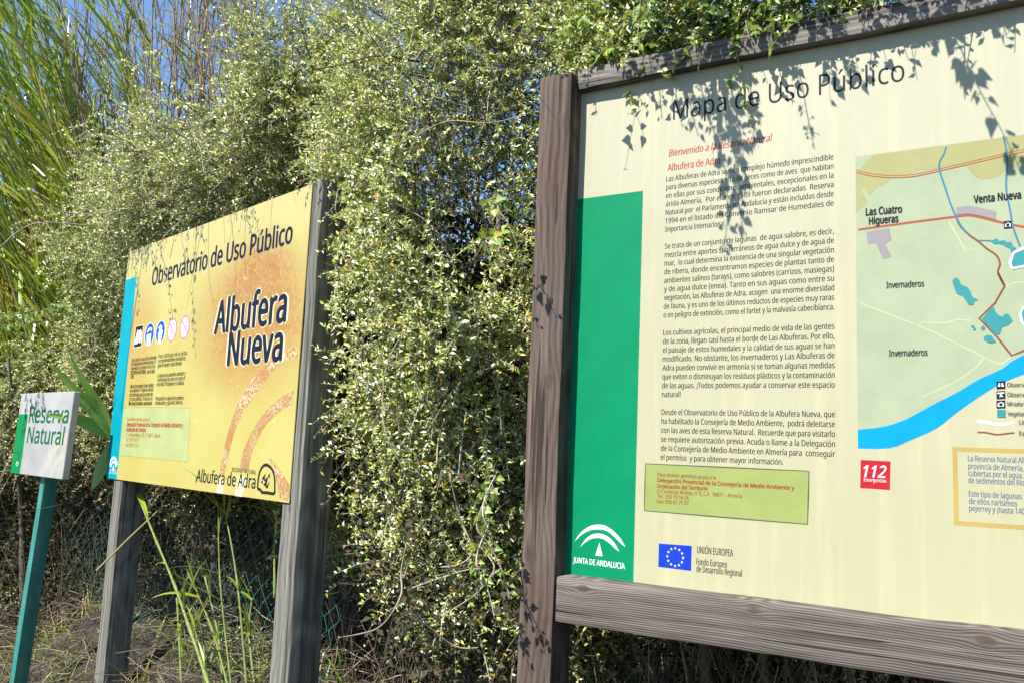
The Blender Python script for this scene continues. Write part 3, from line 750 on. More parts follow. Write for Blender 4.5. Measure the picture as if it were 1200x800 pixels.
wi = [[(225, 285), (238, 285), (240, 300), (236, 440), (215, 460), (190, 458), (200, 400)], [(258, 280), (270, 278), (280, 310), (275, 440), (245, 448), (242, 400), (246, 300)],
      [(340, 345), (400, 325), (385, 465), (340, 478)], [(342, 315), (365, 265), (388, 250), (410, 262), (404, 300), (396, 305), (392, 280), (370, 295), (355, 320)],
      [(485, 320), (500, 300), (495, 262), (485, 265), (515, 215), (538, 240), (525, 290), (545, 280), (540, 320), (515, 445), (482, 452)]]
for q in wi: A2.poly(mwt, [Zi(p) for p in q], 3, raw=True)
for q in ([(620, 205), (632, 195), (700, 350), (690, 362)], [(775, 165), (788, 155), (855, 320), (845, 332)], [(672, 215), (692, 205), (688, 225), (672, 228)], [(632, 310), (645, 305), (640, 330), (632, 330)], [(790, 265), (800, 262), (805, 320), (790, 318)], [(835, 180), (850, 168), (846, 198), (836, 200)]):
    A2.poly(mpp, [Zi(p) for p in q], 3, raw=True)
part2(mbl, 'blue_icon', 'icon_blue'); part2(mpk, 'prohibition_icon', 'pink'); part2(mwt, 'icon_figures', 'white'); part2(mpp, 'icon_bars', 'pink')
# arch emblem with birds, small emblem on the blue band
m = MB()
arch = smooth_pts([(740, 655), (740, 600), (730, 565), (708, 547), (690, 558), (678, 590), (673, 640)], 4)
A2.line(m, [Zb(q) for q in arch], 0.012, 3, raw=True)
A2.line(m, [Zb(q) for q in smooth_pts([(673, 640), (685, 645), (690, 654), (712, 656), (735, 660), (742, 650)], 3)], 0.012, 3, raw=True)
for q in ([(690, 600), (705, 580), (700, 605), (718, 590), (706, 615)], [(695, 625), (712, 605), (708, 630), (722, 610), (712, 636)], [(714, 590), (722, 578), (720, 600)], [(703, 636), (716, 625), (712, 640)], [(686, 615), (692, 605), (694, 622)]):
    A2.poly(m, [Zb(p) for p in q], 3, raw=True)
arch_mb = m
m = MB()
A2.line(m, [Zb(q) for q in smooth_pts([(95, 552), (100, 530), (110, 520), (118, 525), (125, 548)], 4)], 0.014, 2, raw=True)
A2.line(m, [Zb(q) for q in smooth_pts([(100, 556), (104, 542), (110, 535), (116, 540), (120, 556)], 4)], 0.012, 2, raw=True)
A2.poly(m, [Zb(q) for q in [(110, 548), (114, 570), (105, 569)]], 2, raw=True)
text(m, 'JUNTA DE ANDALUCIA', Zb((93, 580)), Zb((127, 585)), 0.022, y3, 0.0, 0, None, 2)
emb2 = m
flush_text()
part2(mtl, 'title', 'navy'); part2(mtc, 'title_outline', 'cream'); part2(mal2, 'reserve_name', 'black'); part2(mty, 'small_text', 'black')
part2(mo, 'sticker_address', 'orangetext'); part2(mrd, 'sticker_heading', 'red'); part2(arch_mb, 'bird_emblem', 'black'); part2(emb2, 'band_emblem', 'white')

# =================================================================== small reserve sign
hd = math.radians(47); u3 = np.array([-math.sin(hd), math.cos(hd)])
r0 = RM @ np.array([20 - 600.0, 400 - 555.0, -FPX]); r0 = r0 / np.hypot(r0[0], r0[1]) * 5.9
B3 = Board((CAM + r0)[:2], u3)
b3 = empty('reserve_sign', (*B3.P0[:2], 0), B3.rz)
tag(b3, 'small white Reserva Natural plate on a leaning green square post', 'sign')
Y3 = -0.022
def q3(px, py): return B3.at(px, py, Y3)
TL, TR, BR, BL = q3(28.5, 459), q3(87, 460), q3(76, 562.6), q3(12, 553)
lean = ((TL[0] - BL[0]) / (TL[1] - BL[1]) + (TR[0] - BR[0]) / (TR[1] - BR[1])) / 2
wpl = ((TR[0] - TL[0]) + (BR[0] - BL[0])) / 2; zb3 = (BL[1] + BR[1]) / 2; zt3 = (TL[1] + TR[1]) / 2; xl3 = BL[0] - lean * (BL[1] - zb3)
def lx(x, z): return (x + lean * (z - zb3), z)
def lean_mesh(mb):
    mb.v = [(x + lean * (z - zb3), y, z) for x, y, z in mb.v]; return mb
plm, plnt, plb, _ = newmat('white_plate')
plv = objvec(plnt)
plc = ramp(plnt, noise_n(plnt, plv, 5, 6, 0.65), [(0.35, (0.258, 0.254, 0.240)), (0.6, (0.343, 0.338, 0.329))])
plnt.links.new(plc, plb.inputs['Base Color']); plb.inputs['Roughness'].default_value = 0.45
pl3 = plate('plate', 0, wpl, zb3, zt3, Y3, Y3 + 0.035, plm, b3, 0.003)
for v in pl3.data.vertices: v.co.x += xl3 + lean * (v.co.z - zb3)
A3 = Art(B3, Y3); A3.zoom(0, 420, 2.104)
hgt3 = zt3 - zb3
m = MB(); A3.poly(m, [(xl3 + 0.002, zb3 + 0.002), (xl3 + wpl * 0.20, zb3 + 0.002), (xl3 + wpl * 0.20, zb3 + hgt3 * 0.74), (xl3 + 0.002, zb3 + hgt3 * 0.74)], 1, raw=True)
lean_mesh(m).build('green_band', INK['plategreen'], pl3)
m = MB()
def arc3(cx, cz, r0, r1, a0, a1, n=10):
    A3.poly(m, [(cx + r1 * math.cos(a0 + (a1 - a0) * j / n), cz + r1 * math.sin(a0 + (a1 - a0) * j / n)) for j in range(n + 1)] + [(cx + r0 * math.cos(a1 + (a0 - a1) * j / n), cz + r0 * math.sin(a1 + (a0 - a1) * j / n)) for j in range(n + 1)], 1, raw=True)
arc3(xl3 + wpl * 1.02, zb3 - 0.05, 0.30, 0.245, math.radians(95), math.radians(158)); arc3(xl3 + wpl * 1.02, zb3 - 0.05, 0.20, 0.16, math.radians(95), math.radians(160))
lean_mesh(m)
m.v = [(min(x, xl3 + wpl - 0.004 + lean * (z - zb3)), y, z) for x, y, z in m.v]
m.build('pale_arcs', INK['beige'], pl3)
m = MB()
arc3(xl3 + wpl * 0.12, zb3 + hgt3 * 0.10, 0.017, 0.024, 0.3, 2.84); arc3(xl3 + wpl * 0.12, zb3 + hgt3 * 0.085, 0.008, 0.013, 0.3, 2.84)
m.v = [(x, y - LAY, z) for x, y, z in m.v]
lean_mesh(m).build('band_emblem', INK['white'], pl3)
m = MB()
z_a = zb3 + hgt3 * 0.64; z_b = zb3 + hgt3 * 0.39
text(m, 'Reserva', (xl3 + wpl * 0.23, z_a), (xl3 + wpl * 0.96, z_a), 0.090, Y3 - 2 * LAY, 0.03)
text(m, 'Natural', (xl3 + wpl * 0.25, z_b), (xl3 + wpl * 0.93, z_b), 0.090, Y3 - 2 * LAY, 0.03)
flush_text(); lean_mesh(m).build('lettering', INK['darkgreen'], pl3)
gpm, gpn, gpb, _ = newmat('green_painted_post')
gpc = ramp(gpn, noise_n(gpn, objvec(gpn, (18, 18, 3)), 1.5, 6, 0.65), [(0.3, (0.02, 0.12, 0.10)), (0.55, (0.03, 0.20, 0.165)), (0.8, (0.10, 0.27, 0.23))])
gpn.links.new(gpc, gpb.inputs['Base Color']); gpb.inputs['Roughness'].default_value = 0.5
xc3 = xl3 + wpl * 0.53
p3 = beam('post', xc3 - 0.032, xc3 + 0.032, Y3 + 0.036, Y3 + 0.11, -0.15, zt3 - 0.04, 'z', gpm, b3, 0.004, 0.0008, 9, 14)
lp = 0.03
for v in p3.data.vertices: v.co.x += (lean) * (v.co.z - zb3) + (0.0 if v.co.z > zb3 else (v.co.z - zb3) * lp)

# =================================================================== vegetation toolkit
def rand_unit(n):
    v = rng.normal(size=(n, 3)); return v / np.linalg.norm(v, axis=1)[:, None]
def nrm(v): return v / np.maximum(np.linalg.norm(v, axis=-1, keepdims=True), 1e-9)

_k = rng.normal(size=(14, 3)); _ph = rng.uniform(0, 6.28, 14)
def lump(P, freq):
    """smooth pseudo noise, about -1..1"""
    out = 0
    for i in range(14): out = out + np.sin((P @ (_k[i] * freq)) + _ph[i])
    return out / 4.2

def leaf_geo(P, D, N, L, Wd, fold=0.25, kite=0.42):
    """leaves as folded kites, 4 vertices each"""
    side = nrm(np.cross(D, N)); N2 = np.cross(side, D)
    a = P; t = P + D * L[:, None] - N2 * (L * 0.10)[:, None]
    mid = P + D * (L * kite)[:, None]
    l = mid + side * (Wd * 0.5)[:, None] + N2 * (Wd * fold)[:, None]; r = mid - side * (Wd * 0.5)[:, None] + N2 * (Wd * fold)[:, None]
    V = np.stack([a, l, t, r], 1).reshape(-1, 3)
    b = np.arange(len(P)) * 4
    F = np.concatenate([np.stack([b, b + 2, b + 1], 1), np.stack([b, b + 3, b + 2], 1)])
    return V, F

def tubes_geo(PL, R, n=3):
    """PL (M,K,3) polylines, R (M,K) radii"""
    M, K, _ = PL.shape
    T = np.empty_like(PL); T[:, 1:-1] = PL[:, 2:] - PL[:, :-2]; T[:, 0] = PL[:, 1] - PL[:, 0]; T[:, -1] = PL[:, -1] - PL[:, -2]
    T = nrm(T); ref = np.array([0.37, 0.81, 0.45]); a = nrm(np.cross(T, ref)); b = np.cross(T, a)
    q = 2 * np.pi * np.arange(n) / n
    V = PL[:, :, None, :] + R[:, :, None, None] * (a[:, :, None, :] * np.cos(q)[None, None, :, None] + b[:, :, None, :] * np.sin(q)[None, None, :, None])
    I = np.arange(M * K * n).reshape(M, K, n)
    j2 = (np.arange(n) + 1) % n
    F = np.stack([I[:, :-1, :], I[:, :-1, j2], I[:, 1:, j2], I[:, 1:, :]], -1).reshape(-1, 4)
    return V.reshape(-1, 3), F

def sprigs(base, d, L, nl, leafL, asp, droop, up=0.3, K=4, spread=1.0, face=None):
    M = len(base); t = np.linspace(0, 1, K)
    bend = rand_unit(M) * 0.25
    PL = base[:, None, :] + d[:, None, :] * (L[:, None] * t)[:, :, None] + bend[:, None, :] * (L[:, None] * t ** 2)[:, :, None]
    PL[:, :, 2] -= (droop * L)[:, None] * t[None] ** 2
    tj = (np.arange(nl) + 0.6) / nl
    tj = np.clip(tj[None] + rng.normal(0, 0.35 / nl, (M, nl)), 0.02, 1.0)
    P = base[:, None, :] + d[:, None, :] * (L[:, None] * tj)[:, :, None] + bend[:, None, :] * (L[:, None] * tj ** 2)[:, :, None]
    P[:, :, 2] -= (droop * L)[:, None] * tj ** 2
    Tn = d[:, None, :] + 2 * bend[:, None, :] * tj[:, :, None]; Tn = np.broadcast_to(Tn, P.shape).copy(); Tn[:, :, 2] -= 2 * droop[:, None] * tj
    P = P.reshape(-1, 3); Tn = nrm(Tn.reshape(-1, 3))
    rad = rand_unit(len(P)); rad = nrm(rad - Tn * (rad * Tn).sum(1)[:, None])
    D = nrm(Tn * 0.55 + rad * spread + np.array([0, 0, up]))
    N = rand_unit(len(P)) * 0.8 + SUN * 1.9 + (0 if face is None else np.array(face))
    N = nrm(N - D * (N * D).sum(1)[:, None])
    ll = leafL * rng.uniform(0.6, 1.25, len(P)); 
    return PL, P, D, N, ll, ll * asp * rng.uniform(0.8, 1.2, len(P))

SILVER = [(0.0, (0.82, 0.83, 0.66)), (0.18, (0.68, 0.72, 0.42)), (0.40, (0.50, 0.58, 0.16)), (0.62, (0.32, 0.43, 0.05)), (0.78, (0.17, 0.28, 0.02)), (0.88, (0.50, 0.49, 0.055)), (0.97, (0.58, 0.40, 0.04)), (1.0, (0.62, 0.28, 0.05))]
MAT['silver_leaf'] = leaf_mat('silvery_leaf', SILVER, 0.22, 0.4)
GREEN = [(0.0, (0.34, 0.42, 0.15)), (0.4, (0.20, 0.33, 0.055)), (0.75, (0.12, 0.23, 0.03)), (0.92, (0.30, 0.34, 0.04)), (1.0, (0.50, 0.36, 0.03))]
MAT['vine_leaf'] = leaf_mat('vine_leaf', GREEN, 0.30, 0.38)
MAT['inner_leaf'] = leaf_mat('inner_shade_leaf', [(0, (0.06, 0.048, 0.027)), (0.6, (0.045, 0.042, 0.02)), (1, (0.09, 0.06, 0.033))], 0.05, 0.7, spec=0.15)  # brown darkened on purpose: shade of the hedge interior put into the leaf colour
MAT['twig'] = bark_mat('pale_twig', [(0, (0.44, 0.38, 0.29)), (0.5, (0.30, 0.25, 0.18)), (1, (0.54, 0.48, 0.38))])
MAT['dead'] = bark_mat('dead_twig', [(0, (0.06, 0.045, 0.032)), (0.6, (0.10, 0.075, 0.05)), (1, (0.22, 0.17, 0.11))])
MAT['bark'] = bark_mat('brown_bark', [(0, (0.11, 0.085, 0.065)), (1, (0.15, 0.12, 0.09))])

def seg_profile(s, z):
    """how far the foliage face stands forward of the hedge line"""
    sS = smst(cum[3] - 0.4, cum[3], s) * (1 - smst(cum[5] - 0.3, cum[5], s))
    sL = 1 - smst(cum[3] - 0.5, cum[3], s); sC = smst(cum[4], cum[5] - 0.2, s) * (1 - smst(cum[6] - 0.1, cum[6] + 0.25, s))
    sB = smst(cum[8], cum[9], s)
    zc = 1.0 + 0.55 * np.maximum(np.maximum(sS, 0.6 * sC), 0.75 * sB) + 0.5 * sL
    f = -np.clip((zc - z) * 1.15, 0, 0.45 + 0.25 * np.maximum(sS, sB))
    over = smst(2.35, 3.05, z)
    sSign = smst(cum[3] - 0.3, cum[3] + 0.3, s) * (1 - smst(cum[5] - 0.3, cum[5] + 0.1, s))
    sBoard = smst(cum[8], cum[9], s)
    f = f + over * (0.10 + 0.42 * sSign + 0.34 * sBoard)
    # the hedge hugs the gap between the two signs
    return f

def hits_sign(P, grow=0.0):
    bad = np.zeros(P.shape[:-1], bool)
    for bd, x0, x1, y1, zt in ((B1, -0.16, 2.55, 0.06, 2.80), (B2, -0.10, 1.99, 0.15, 2.59)):
        q = P - bd.P0; X = q @ bd.x; Y = q @ bd.y
        bad |= (X > x0) & (X < np.where((Y < -0.03) & (bd is B2), 2.06 - 1.75 * Y, np.where(bd is B2, x1 + grow, x1))) & (Y < y1) & (Y > -0.8) & (P[..., 2] < zt)
    return bad

def shrub(name, label, s0, s1, dens, zlo=0.25, ztop=3.35, group=None, leafL=0.0202, inner=1.0, mat='silver_leaf', top_soft=0.3):
    root_xy, _ = front_at(np.array([(s0 + s1) / 2])); nb = front_at(np.array([(s0 + s1) / 2]))[1][0]
    rp = root_xy[0] - nb * 0.5
    root = empty(name, (rp[0], rp[1], float(ground_z(rp[0], rp[1]))))
    off = np.array([rp[0], rp[1], root.location.z])
    tag(root, label, 'shrub', group)
    M = int(dens * (s1 - s0) * (ztop + 0.3 - zlo))
    s = rng.uniform(s0 - 0.12, s1 + 0.12, M)
    z = zlo + (ztop + 0.45 - zlo) * rng.uniform(0, 1, M) ** 0.92
    dep = rng.exponential(0.20, M) * inner
    F, N = front_at(s)
    P = np.concatenate([F, z[:, None]], 1)
    bul = 0.17 * lump(P, 1.7) + 0.09 * lump(P, 4.4) + 0.055 * lump(P, 10.5)
    fwd = seg_profile(s, z) + bul - dep
    P[:, :2] += N * fwd[:, None]
    den = lump(P, 3.1) * 0.5 + lump(P, 7.5) * 0.45
    topz = ztop + 0.28 * lump(np.stack([s, s * 0, s * 0], 1), 2.2) + 0.15 * lump(np.stack([s, s * 0 + 3, s * 0], 1), 7)
    keep = (den > -0.36 + rng.uniform(-0.25, 0.25, M)) & (z < topz + rng.exponential(top_soft * 0.35, M))
    lowcut = 0.62 + 0.25 * lump(np.stack([s, s * 0, s * 0 + 2], 1), 3.3)
    keep &= (z > lowcut) | (rng.uniform(0, 1, M) < np.where(s < cum[3], 0.45, 0.2))
    P = P[keep]; s = s[keep]; N = N[keep]; z = z[keep]; M = len(P)
    d = nrm(np.concatenate([N, np.zeros((M, 1))], 1) * rng.uniform(0.2, 1.0, M)[:, None] + rand_unit(M) * 0.75 + np.array([0, 0, 0.25]))
    L = rng.uniform(0.08, 0.22, M); drp = rng.uniform(0.0, 0.7, M)
    PL, lp_, D, Nn, ll, lw = sprigs(P, d, L, 18, leafL, 0.46, drp, face=(-0.3, -0.25, 0))
    ok = ~hits_sign(PL).any(1); lok = np.repeat(ok, 18) & ~hits_sign(lp_ + D * ll[:, None]); PL = PL[ok]; M = len(PL)
    V, Fc = leaf_geo(lp_[lok] - off, D[lok], Nn[lok], ll[lok], lw[lok])
    link_mesh('foliage', np_mesh('foliage', V, [Fc]), MAT[mat], root)
    PL = PL - off; R = np.linspace(0.0021, 0.0008, PL.shape[1])[None] * rng.uniform(0.7, 1.5, (M, 1))
    V, Fc = tubes_geo(PL, R); link_mesh('twigs', np_mesh('twigs', V, [Fc]), MAT['twig'], root)
    # brown leaves deep inside, coloured dark to deepen the shade there
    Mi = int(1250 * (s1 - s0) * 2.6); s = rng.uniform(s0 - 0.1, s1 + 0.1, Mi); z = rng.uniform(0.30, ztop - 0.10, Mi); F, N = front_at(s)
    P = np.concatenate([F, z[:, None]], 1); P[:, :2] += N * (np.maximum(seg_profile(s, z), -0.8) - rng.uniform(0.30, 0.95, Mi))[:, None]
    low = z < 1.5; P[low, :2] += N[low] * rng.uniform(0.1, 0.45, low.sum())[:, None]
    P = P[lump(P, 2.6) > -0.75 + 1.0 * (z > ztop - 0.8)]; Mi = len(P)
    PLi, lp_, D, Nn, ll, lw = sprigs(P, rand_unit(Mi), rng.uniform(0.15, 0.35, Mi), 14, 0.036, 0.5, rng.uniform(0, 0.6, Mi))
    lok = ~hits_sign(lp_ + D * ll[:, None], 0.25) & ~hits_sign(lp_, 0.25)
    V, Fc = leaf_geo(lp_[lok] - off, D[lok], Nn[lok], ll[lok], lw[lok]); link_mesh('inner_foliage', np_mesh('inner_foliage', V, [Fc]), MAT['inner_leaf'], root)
    # dead inner wood, criss-crossing
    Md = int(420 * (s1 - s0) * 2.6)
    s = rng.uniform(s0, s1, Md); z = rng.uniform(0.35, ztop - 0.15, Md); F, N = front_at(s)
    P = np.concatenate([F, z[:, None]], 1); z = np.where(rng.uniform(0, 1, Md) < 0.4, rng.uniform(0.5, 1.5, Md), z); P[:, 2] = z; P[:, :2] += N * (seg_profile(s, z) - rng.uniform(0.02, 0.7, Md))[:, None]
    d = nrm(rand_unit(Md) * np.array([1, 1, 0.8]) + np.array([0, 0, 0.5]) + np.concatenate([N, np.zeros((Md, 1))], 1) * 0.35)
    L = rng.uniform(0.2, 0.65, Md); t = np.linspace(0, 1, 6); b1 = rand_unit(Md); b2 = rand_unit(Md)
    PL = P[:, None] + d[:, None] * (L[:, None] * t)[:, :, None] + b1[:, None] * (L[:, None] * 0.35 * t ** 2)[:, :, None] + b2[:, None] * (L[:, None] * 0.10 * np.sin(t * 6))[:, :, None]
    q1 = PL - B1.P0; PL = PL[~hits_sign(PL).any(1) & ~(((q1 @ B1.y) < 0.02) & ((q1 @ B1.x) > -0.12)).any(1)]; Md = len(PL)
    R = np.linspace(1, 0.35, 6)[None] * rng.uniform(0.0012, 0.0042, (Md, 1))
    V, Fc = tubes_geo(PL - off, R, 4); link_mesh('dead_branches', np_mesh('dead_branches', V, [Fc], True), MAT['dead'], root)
    # trunks rising from the ground
    mb = MB()
    for k in range(max(2, int((s1 - s0) * 4))):
        ss = rng.uniform(s0 + 0.05, s1 - 0.05); F, N = front_at(np.array([ss])); F = F[0] - N[0] * rng.uniform(0.35, 0.9)
        x, y = F; g = float(ground_z(x, y)) - 0.05; pts = []; q = rng.uniform(0, 6)
        h = rng.uniform(1.6, 2.9)
        for i in range(9):
            t_ = i / 8
            pts.append((x + 0.12 * math.sin(q + t_ * 4) * t_ + N[0][0] * 0.35 * t_ ** 2 - off[0], y + 0.12 * math.cos(q * 1.3 + t_ * 5) * t_ + N[0][1] * 0.35 * t_ ** 2 - off[1], g + h * t_ - off[2]))
        r = rng.uniform(0.012, 0.03); mb.tube(pts, r, 7, r * 0.3)
    mb.build('trunks', MAT['bark'], root, True)
    return root, off

c_ = cum
G_ = 'saltbushes of the hedge'
DENS = 2500
sh_far, o1 = shrub('saltbush_shrub', 'silvery saltbush at the far left edge, mixed with cane leaves', c_[1] + 0.2, c_[2] + 0.6, DENS * 0.55, ztop=2.05, group=G_)
sh_left, o2 = shrub('saltbush_shrub', 'silvery saltbush rising behind the small Reserva Natural plate', c_[2] + 0.6, c_[3] + 0.05, DENS * 0.8, ztop=2.75, group=G_)
sh_obs, o3 = shrub('saltbush_shrub', 'silvery saltbush leaning over the top edge of the yellow sign', c_[3] + 0.05, c_[5] - 0.15, DENS, ztop=3.3, group=G_)
sh_mid, o4 = shrub('saltbush_shrub', 'dense silvery saltbush filling the gap between the yellow sign and the map board', c_[5] - 0.15, c_[8] + 0.1, DENS * 1.35, ztop=3.42, group=G_)
sh_brd, o5 = shrub('saltbush_shrub', 'leafy saltbush standing behind the map board and over its top rail', c_[8] + 0.1, c_[10] + 0.35, DENS * 0.9, ztop=3.5, group=G_)

# long bare shoots that arch out of the hedge
def at_dist(px, py, dist):
    r = RM @ np.array([px - 600.0, 400.0 - py, -FPX]); return CAM + r / np.hypot(r[0], r[1]) * dist
mb = MB()
def arcpx(pts, ox, oy, sc, dist, r):
    P = [at_dist(ox + x / sc, oy + y / sc, dist + 0.04 * math.sin(i * 1.7)) - o4 for i, (x, y) in enumerate(pts)]
    mb = MB(); mb.tube(smooth_pts([tuple(p) for p in P], 4), r, 5, r * 0.7); mb.build('bare_shoot', MAT['twig'], sh_mid, True)
arcpx([(530, 270), (450, 260), (370, 250), (280, 310), (200, 430), (178, 540), (185, 660), (250, 790)], 380, 250, 2.582, 2.98, 0.0032)
arcpx([(365, 620), (345, 690), (340, 760)], 380, 250, 2.582, 2.98, 0.004)
arcpx([(430, 600), (415, 700), (405, 800)], 380, 250, 2.582, 2.95, 0.0035)
arcpx([(280, 300), (440, 330), (560, 180)], 400, 0, 2.667, 3.0, 0.0025)
arcpx([(230, 430), (330, 380), (470, 385), (600, 350)], 400, 0, 2.667, 2.95, 0.0025)
arcpx([(130, 620), (250, 680), (330, 760)], 400, 0, 2.667, 2.95, 0.0025)
arcpx([(860, -20), (895, 130), (940, 250), (900, 300), (830, 312)], 240, 560, 3.0, 2.93, 0.0035)
arcpx([(710, 230), (690, 330), (692, 400), (660, 470), (610, 525), (540, 548), (470, 560)], 240, 560, 3.0, 2.92, 0.0032)
arcpx([(1020, 330), (960, 400), (905, 440), (840, 480)], 240, 560, 3.0, 2.9, 0.003)
arcpx([(930, 215), (985, 260), (1018, 310), (1000, 350)], 240, 560, 3.0, 2.9, 0.003)
arcpx([(730, 385), (830, 350), (930, 320), (1000, 320)], 240, 560, 3.0, 2.92, 0.003)
arcpx([(780, 515), (880, 590), (960, 595)], 240, 560, 3.0, 2.92, 0.0025)
for (pts, dist) in (([(40, 230), (80, 250), (150, 245), (180, 215)], 5.0), ([(0, 290), (40, 262), (110, 265)], 5.0), ([(60, 385), (95, 370), (112, 400), (100, 430)], 5.3), ([(75, 405), (100, 430), (125, 450)], 5.2), ([(150, 130), (210, 180), (300, 170)], 4.5), ([(120, 185), (155, 200), (200, 150)], 4.6)):
    P = [at_dist(x, y, dist) - o2 for x, y in pts]; mb = MB(); mb.tube(smooth_pts([tuple(p) for p in P], 4), 0.004, 5, 0.0025); mb.build('bare_shoot', MAT['twig'], sh_left, True)

# =================================================================== vine over the map board
def deltoid(P, D, N, L):
    """ivy-like leaf: broad base, two shoulders and a point, folded at the midrib"""
    side = nrm(np.cross(D, N)); N2 = np.cross(side, D); l = L[:, None]
    pts = [P, P + side * l * 0.30 + D * l * 0.02 + N2 * l * 0.06, P + side * l * 0.40 + D * l * 0.28 + N2 * l * 0.10, P + side * l * 0.20 + D * l * 0.62 + N2 * l * 0.05, P + D * l * 1.05 - N2 * l * 0.12,
           P - side * l * 0.20 + D * l * 0.62 + N2 * l * 0.05, P - side * l * 0.40 + D * l * 0.28 + N2 * l * 0.10, P - side * l * 0.30 + D * l * 0.02 + N2 * l * 0.06]
    V = np.stack(pts, 1).reshape(-1, 3); b = (np.arange(len(P)) * 8)[:, None]
    F = [b + np.array([[0, 4, 3, 2]]), b + np.array([[0, 2, 1, 1]])[:, :3], b + np.array([[0, 6, 5, 4]]), b + np.array([[0, 7, 6]])]
    return V, F

def vine(name, label, bd, strands, bulk=None, leaf=0.034, cat='vine', group=None, nper=85):
    """strands: world polylines; leaves alternate along them"""
    p0 = strands[0][0]; root = empty(name, tuple(p0)); off = np.array(p0); tag(root, label, cat, group)
    mb = MB(); LP = []; LD = []; LL = []
    for pts in strands:
        sp = np.array(smooth_pts([tuple(p) for p in pts], 6))
        mb.tube([tuple(p - off) for p in sp], 0.0024, 5, 0.0010)
        ln = np.linalg.norm(np.diff(sp, axis=0), axis=1); cs = np.concatenate([[0], np.cumsum(ln)])
        n = max(3, int(cs[-1] * nper))
        t = np.sort(rng.uniform(0.02, 1, n)) * cs[-1]
        P = np.stack([np.interp(t, cs, sp[:, i]) for i in range(3)], 1)
        T = np.stack([np.interp(np.clip(t + 0.01, 0, cs[-1]), cs, sp[:, i]) - np.interp(t - 0.01, cs, sp[:, i]) for i in range(3)], 1); T = nrm(T)
        rad = rand_unit(n); rad = nrm(rad - T * (rad * T).sum(1)[:, None])
        LP.append(P + rad * 0.012); LD.append(nrm(rad + T * 0.5 + np.array([0, 0, -0.3]))); LL.append(leaf * rng.uniform(0.45, 1.25, n) * (1 - 0.45 * t / cs[-1]))
        for p, r in zip(P, rad): mb.tube([tuple(p - off), tuple(p + r * 0.014 - off)], 0.0007, 3)
    P = np.concatenate(LP); D = np.concatenate(LD); L = np.concatenate(LL)
    N = rand_unit(len(P)) + np.array([-0.5, -0.4, 0.6]); N = nrm(N - D * (N * D).sum(1)[:, None])
    V, F = deltoid(P - off, D, N, L)
    link_mesh('leaves', np_mesh('leaves', V, F), MAT['vine_leaf'], root)
    mb.build('stems', MAT['twig'], root, True)
    return root

SL1 = np.array([SUN.dot(B1.x), SUN.dot(B1.y), SUN[2]]); SL2 = np.array([SUN.dot(B2.x), SUN.dot(B2.y), SUN[2]])
def from_shadow(bd, SLv, px, py, dn):
    """the point dn metres in front of the board whose shadow falls on the given spot of its face"""
    x, z = bd.at(px, py, 0.0); t = dn / -SLv[1]
    return bd.world(x + SLv[0] * t, -dn, z + SLv[2] * t)
def strand_sh(bd, SLv, pts, dn0, dn1):
    n = len(pts); P = [from_shadow(bd, SLv, px, py, dn0 + (dn1 - dn0) * i / max(1, n - 1)) for i, (px, py) in enumerate(pts)]
    up = P[0] + np.array([0, 0, 0.22]) - bd.y * -0.25 * 1.0; back = P[0] + bd.y * 0.55 + np.array([0, 0, 0.30])
    return [back, (P[0] + back) / 2 + np.array([0, 0, 0.10])] + P
G2 = 'vine sprays over the map board'
vine('climbing_vine', 'bright green vine clump drooping over the left part of the map board top rail', B1,
     [strand_sh(B1, SL1, [(815, 70), (832, 140), (850, 200), (852, 262), (846, 298)], 0.36, 0.38), strand_sh(B1, SL1, [(832, 70), (850, 140), (866, 205), (866, 240), (872, 275)], 0.37, 0.40),
      strand_sh(B1, SL1, [(850, 70), (862, 130), (872, 190), (874, 215)], 0.38, 0.38), strand_sh(B1, SL1, [(798, 70), (808, 120), (818, 160)], 0.36, 0.36),
      strand_sh(B1, SL1, [(842, 60), (858, 110), (868, 170), (858, 230)], 0.40, 0.42), strand_sh(B1, SL1, [(858, 55), (878, 95), (884, 170)], 0.34, 0.36)], leaf=0.040, group=G2, nper=105)
vine('climbing_vine', 'thin vine tendril whose shadow falls through the word Público', B1,
     [strand_sh(B1, SL1, [(930, 55), (940, 100), (947, 140), (955, 176)], 0.34, 0.36), strand_sh(B1, SL1, [(985, 55), (1000, 78), (1016, 104)], 0.28, 0.30)], leaf=0.036, group=G2, nper=60)
vine('climbing_vine', 'long vine tendril whose shadow crosses the upper right of the map', B1,
     [strand_sh(B1, SL1, [(1112, 18), (1127, 60), (1150, 110), (1172, 150), (1196, 200)], 0.34, 0.40), strand_sh(B1, SL1, [(1160, 10), (1175, 30), (1180, 45)], 0.3, 0.3), strand_sh(B1, SL1, [(1085, 30), (1088, 42), (1084, 50)], 0.3, 0.3)], leaf=0.050, group=G2, nper=95)
vine('climbing_vine', 'short vine shoots along the top rail beside the left post', B1,
     [strand_sh(B1, SL1, [(770, 85), (774, 120), (776, 140)], 0.26, 0.27), 
      strand_sh(B1, SL1, [(790, 80), (792, 115), (800, 150)], 0.30, 0.30), strand_sh(B1, SL1, [(910, 65), (916, 90)], 0.2, 0.22), strand_sh(B1, SL1, [(965, 55), (968, 75)], 0.2, 0.2)], leaf=0.030, group=G2, nper=70)
def strand_post(pts, dn):
    out = []
    for px, py in pts:
        x, z = B1.at(px, py, -0.07); t = dn / -SL1[1]; out.append(B1.world(x + SL1[0] * t, -0.07 - dn, z + SL1[2] * t))
    return [out[0] + B1.y * 0.30 - B1.x * 0.14 + np.array([0, 0, 0.10])] + out
vine('climbing_vine', 'leafy twig beside the brown post, its shadow falling on the post face at mid height', B1, [strand_post([(618, 322), (632, 335), (641, 348), (652, 374)], 0.16), strand_post([(612, 360), (626, 372), (630, 385)], 0.15)], leaf=0.045, group=G2, nper=55)
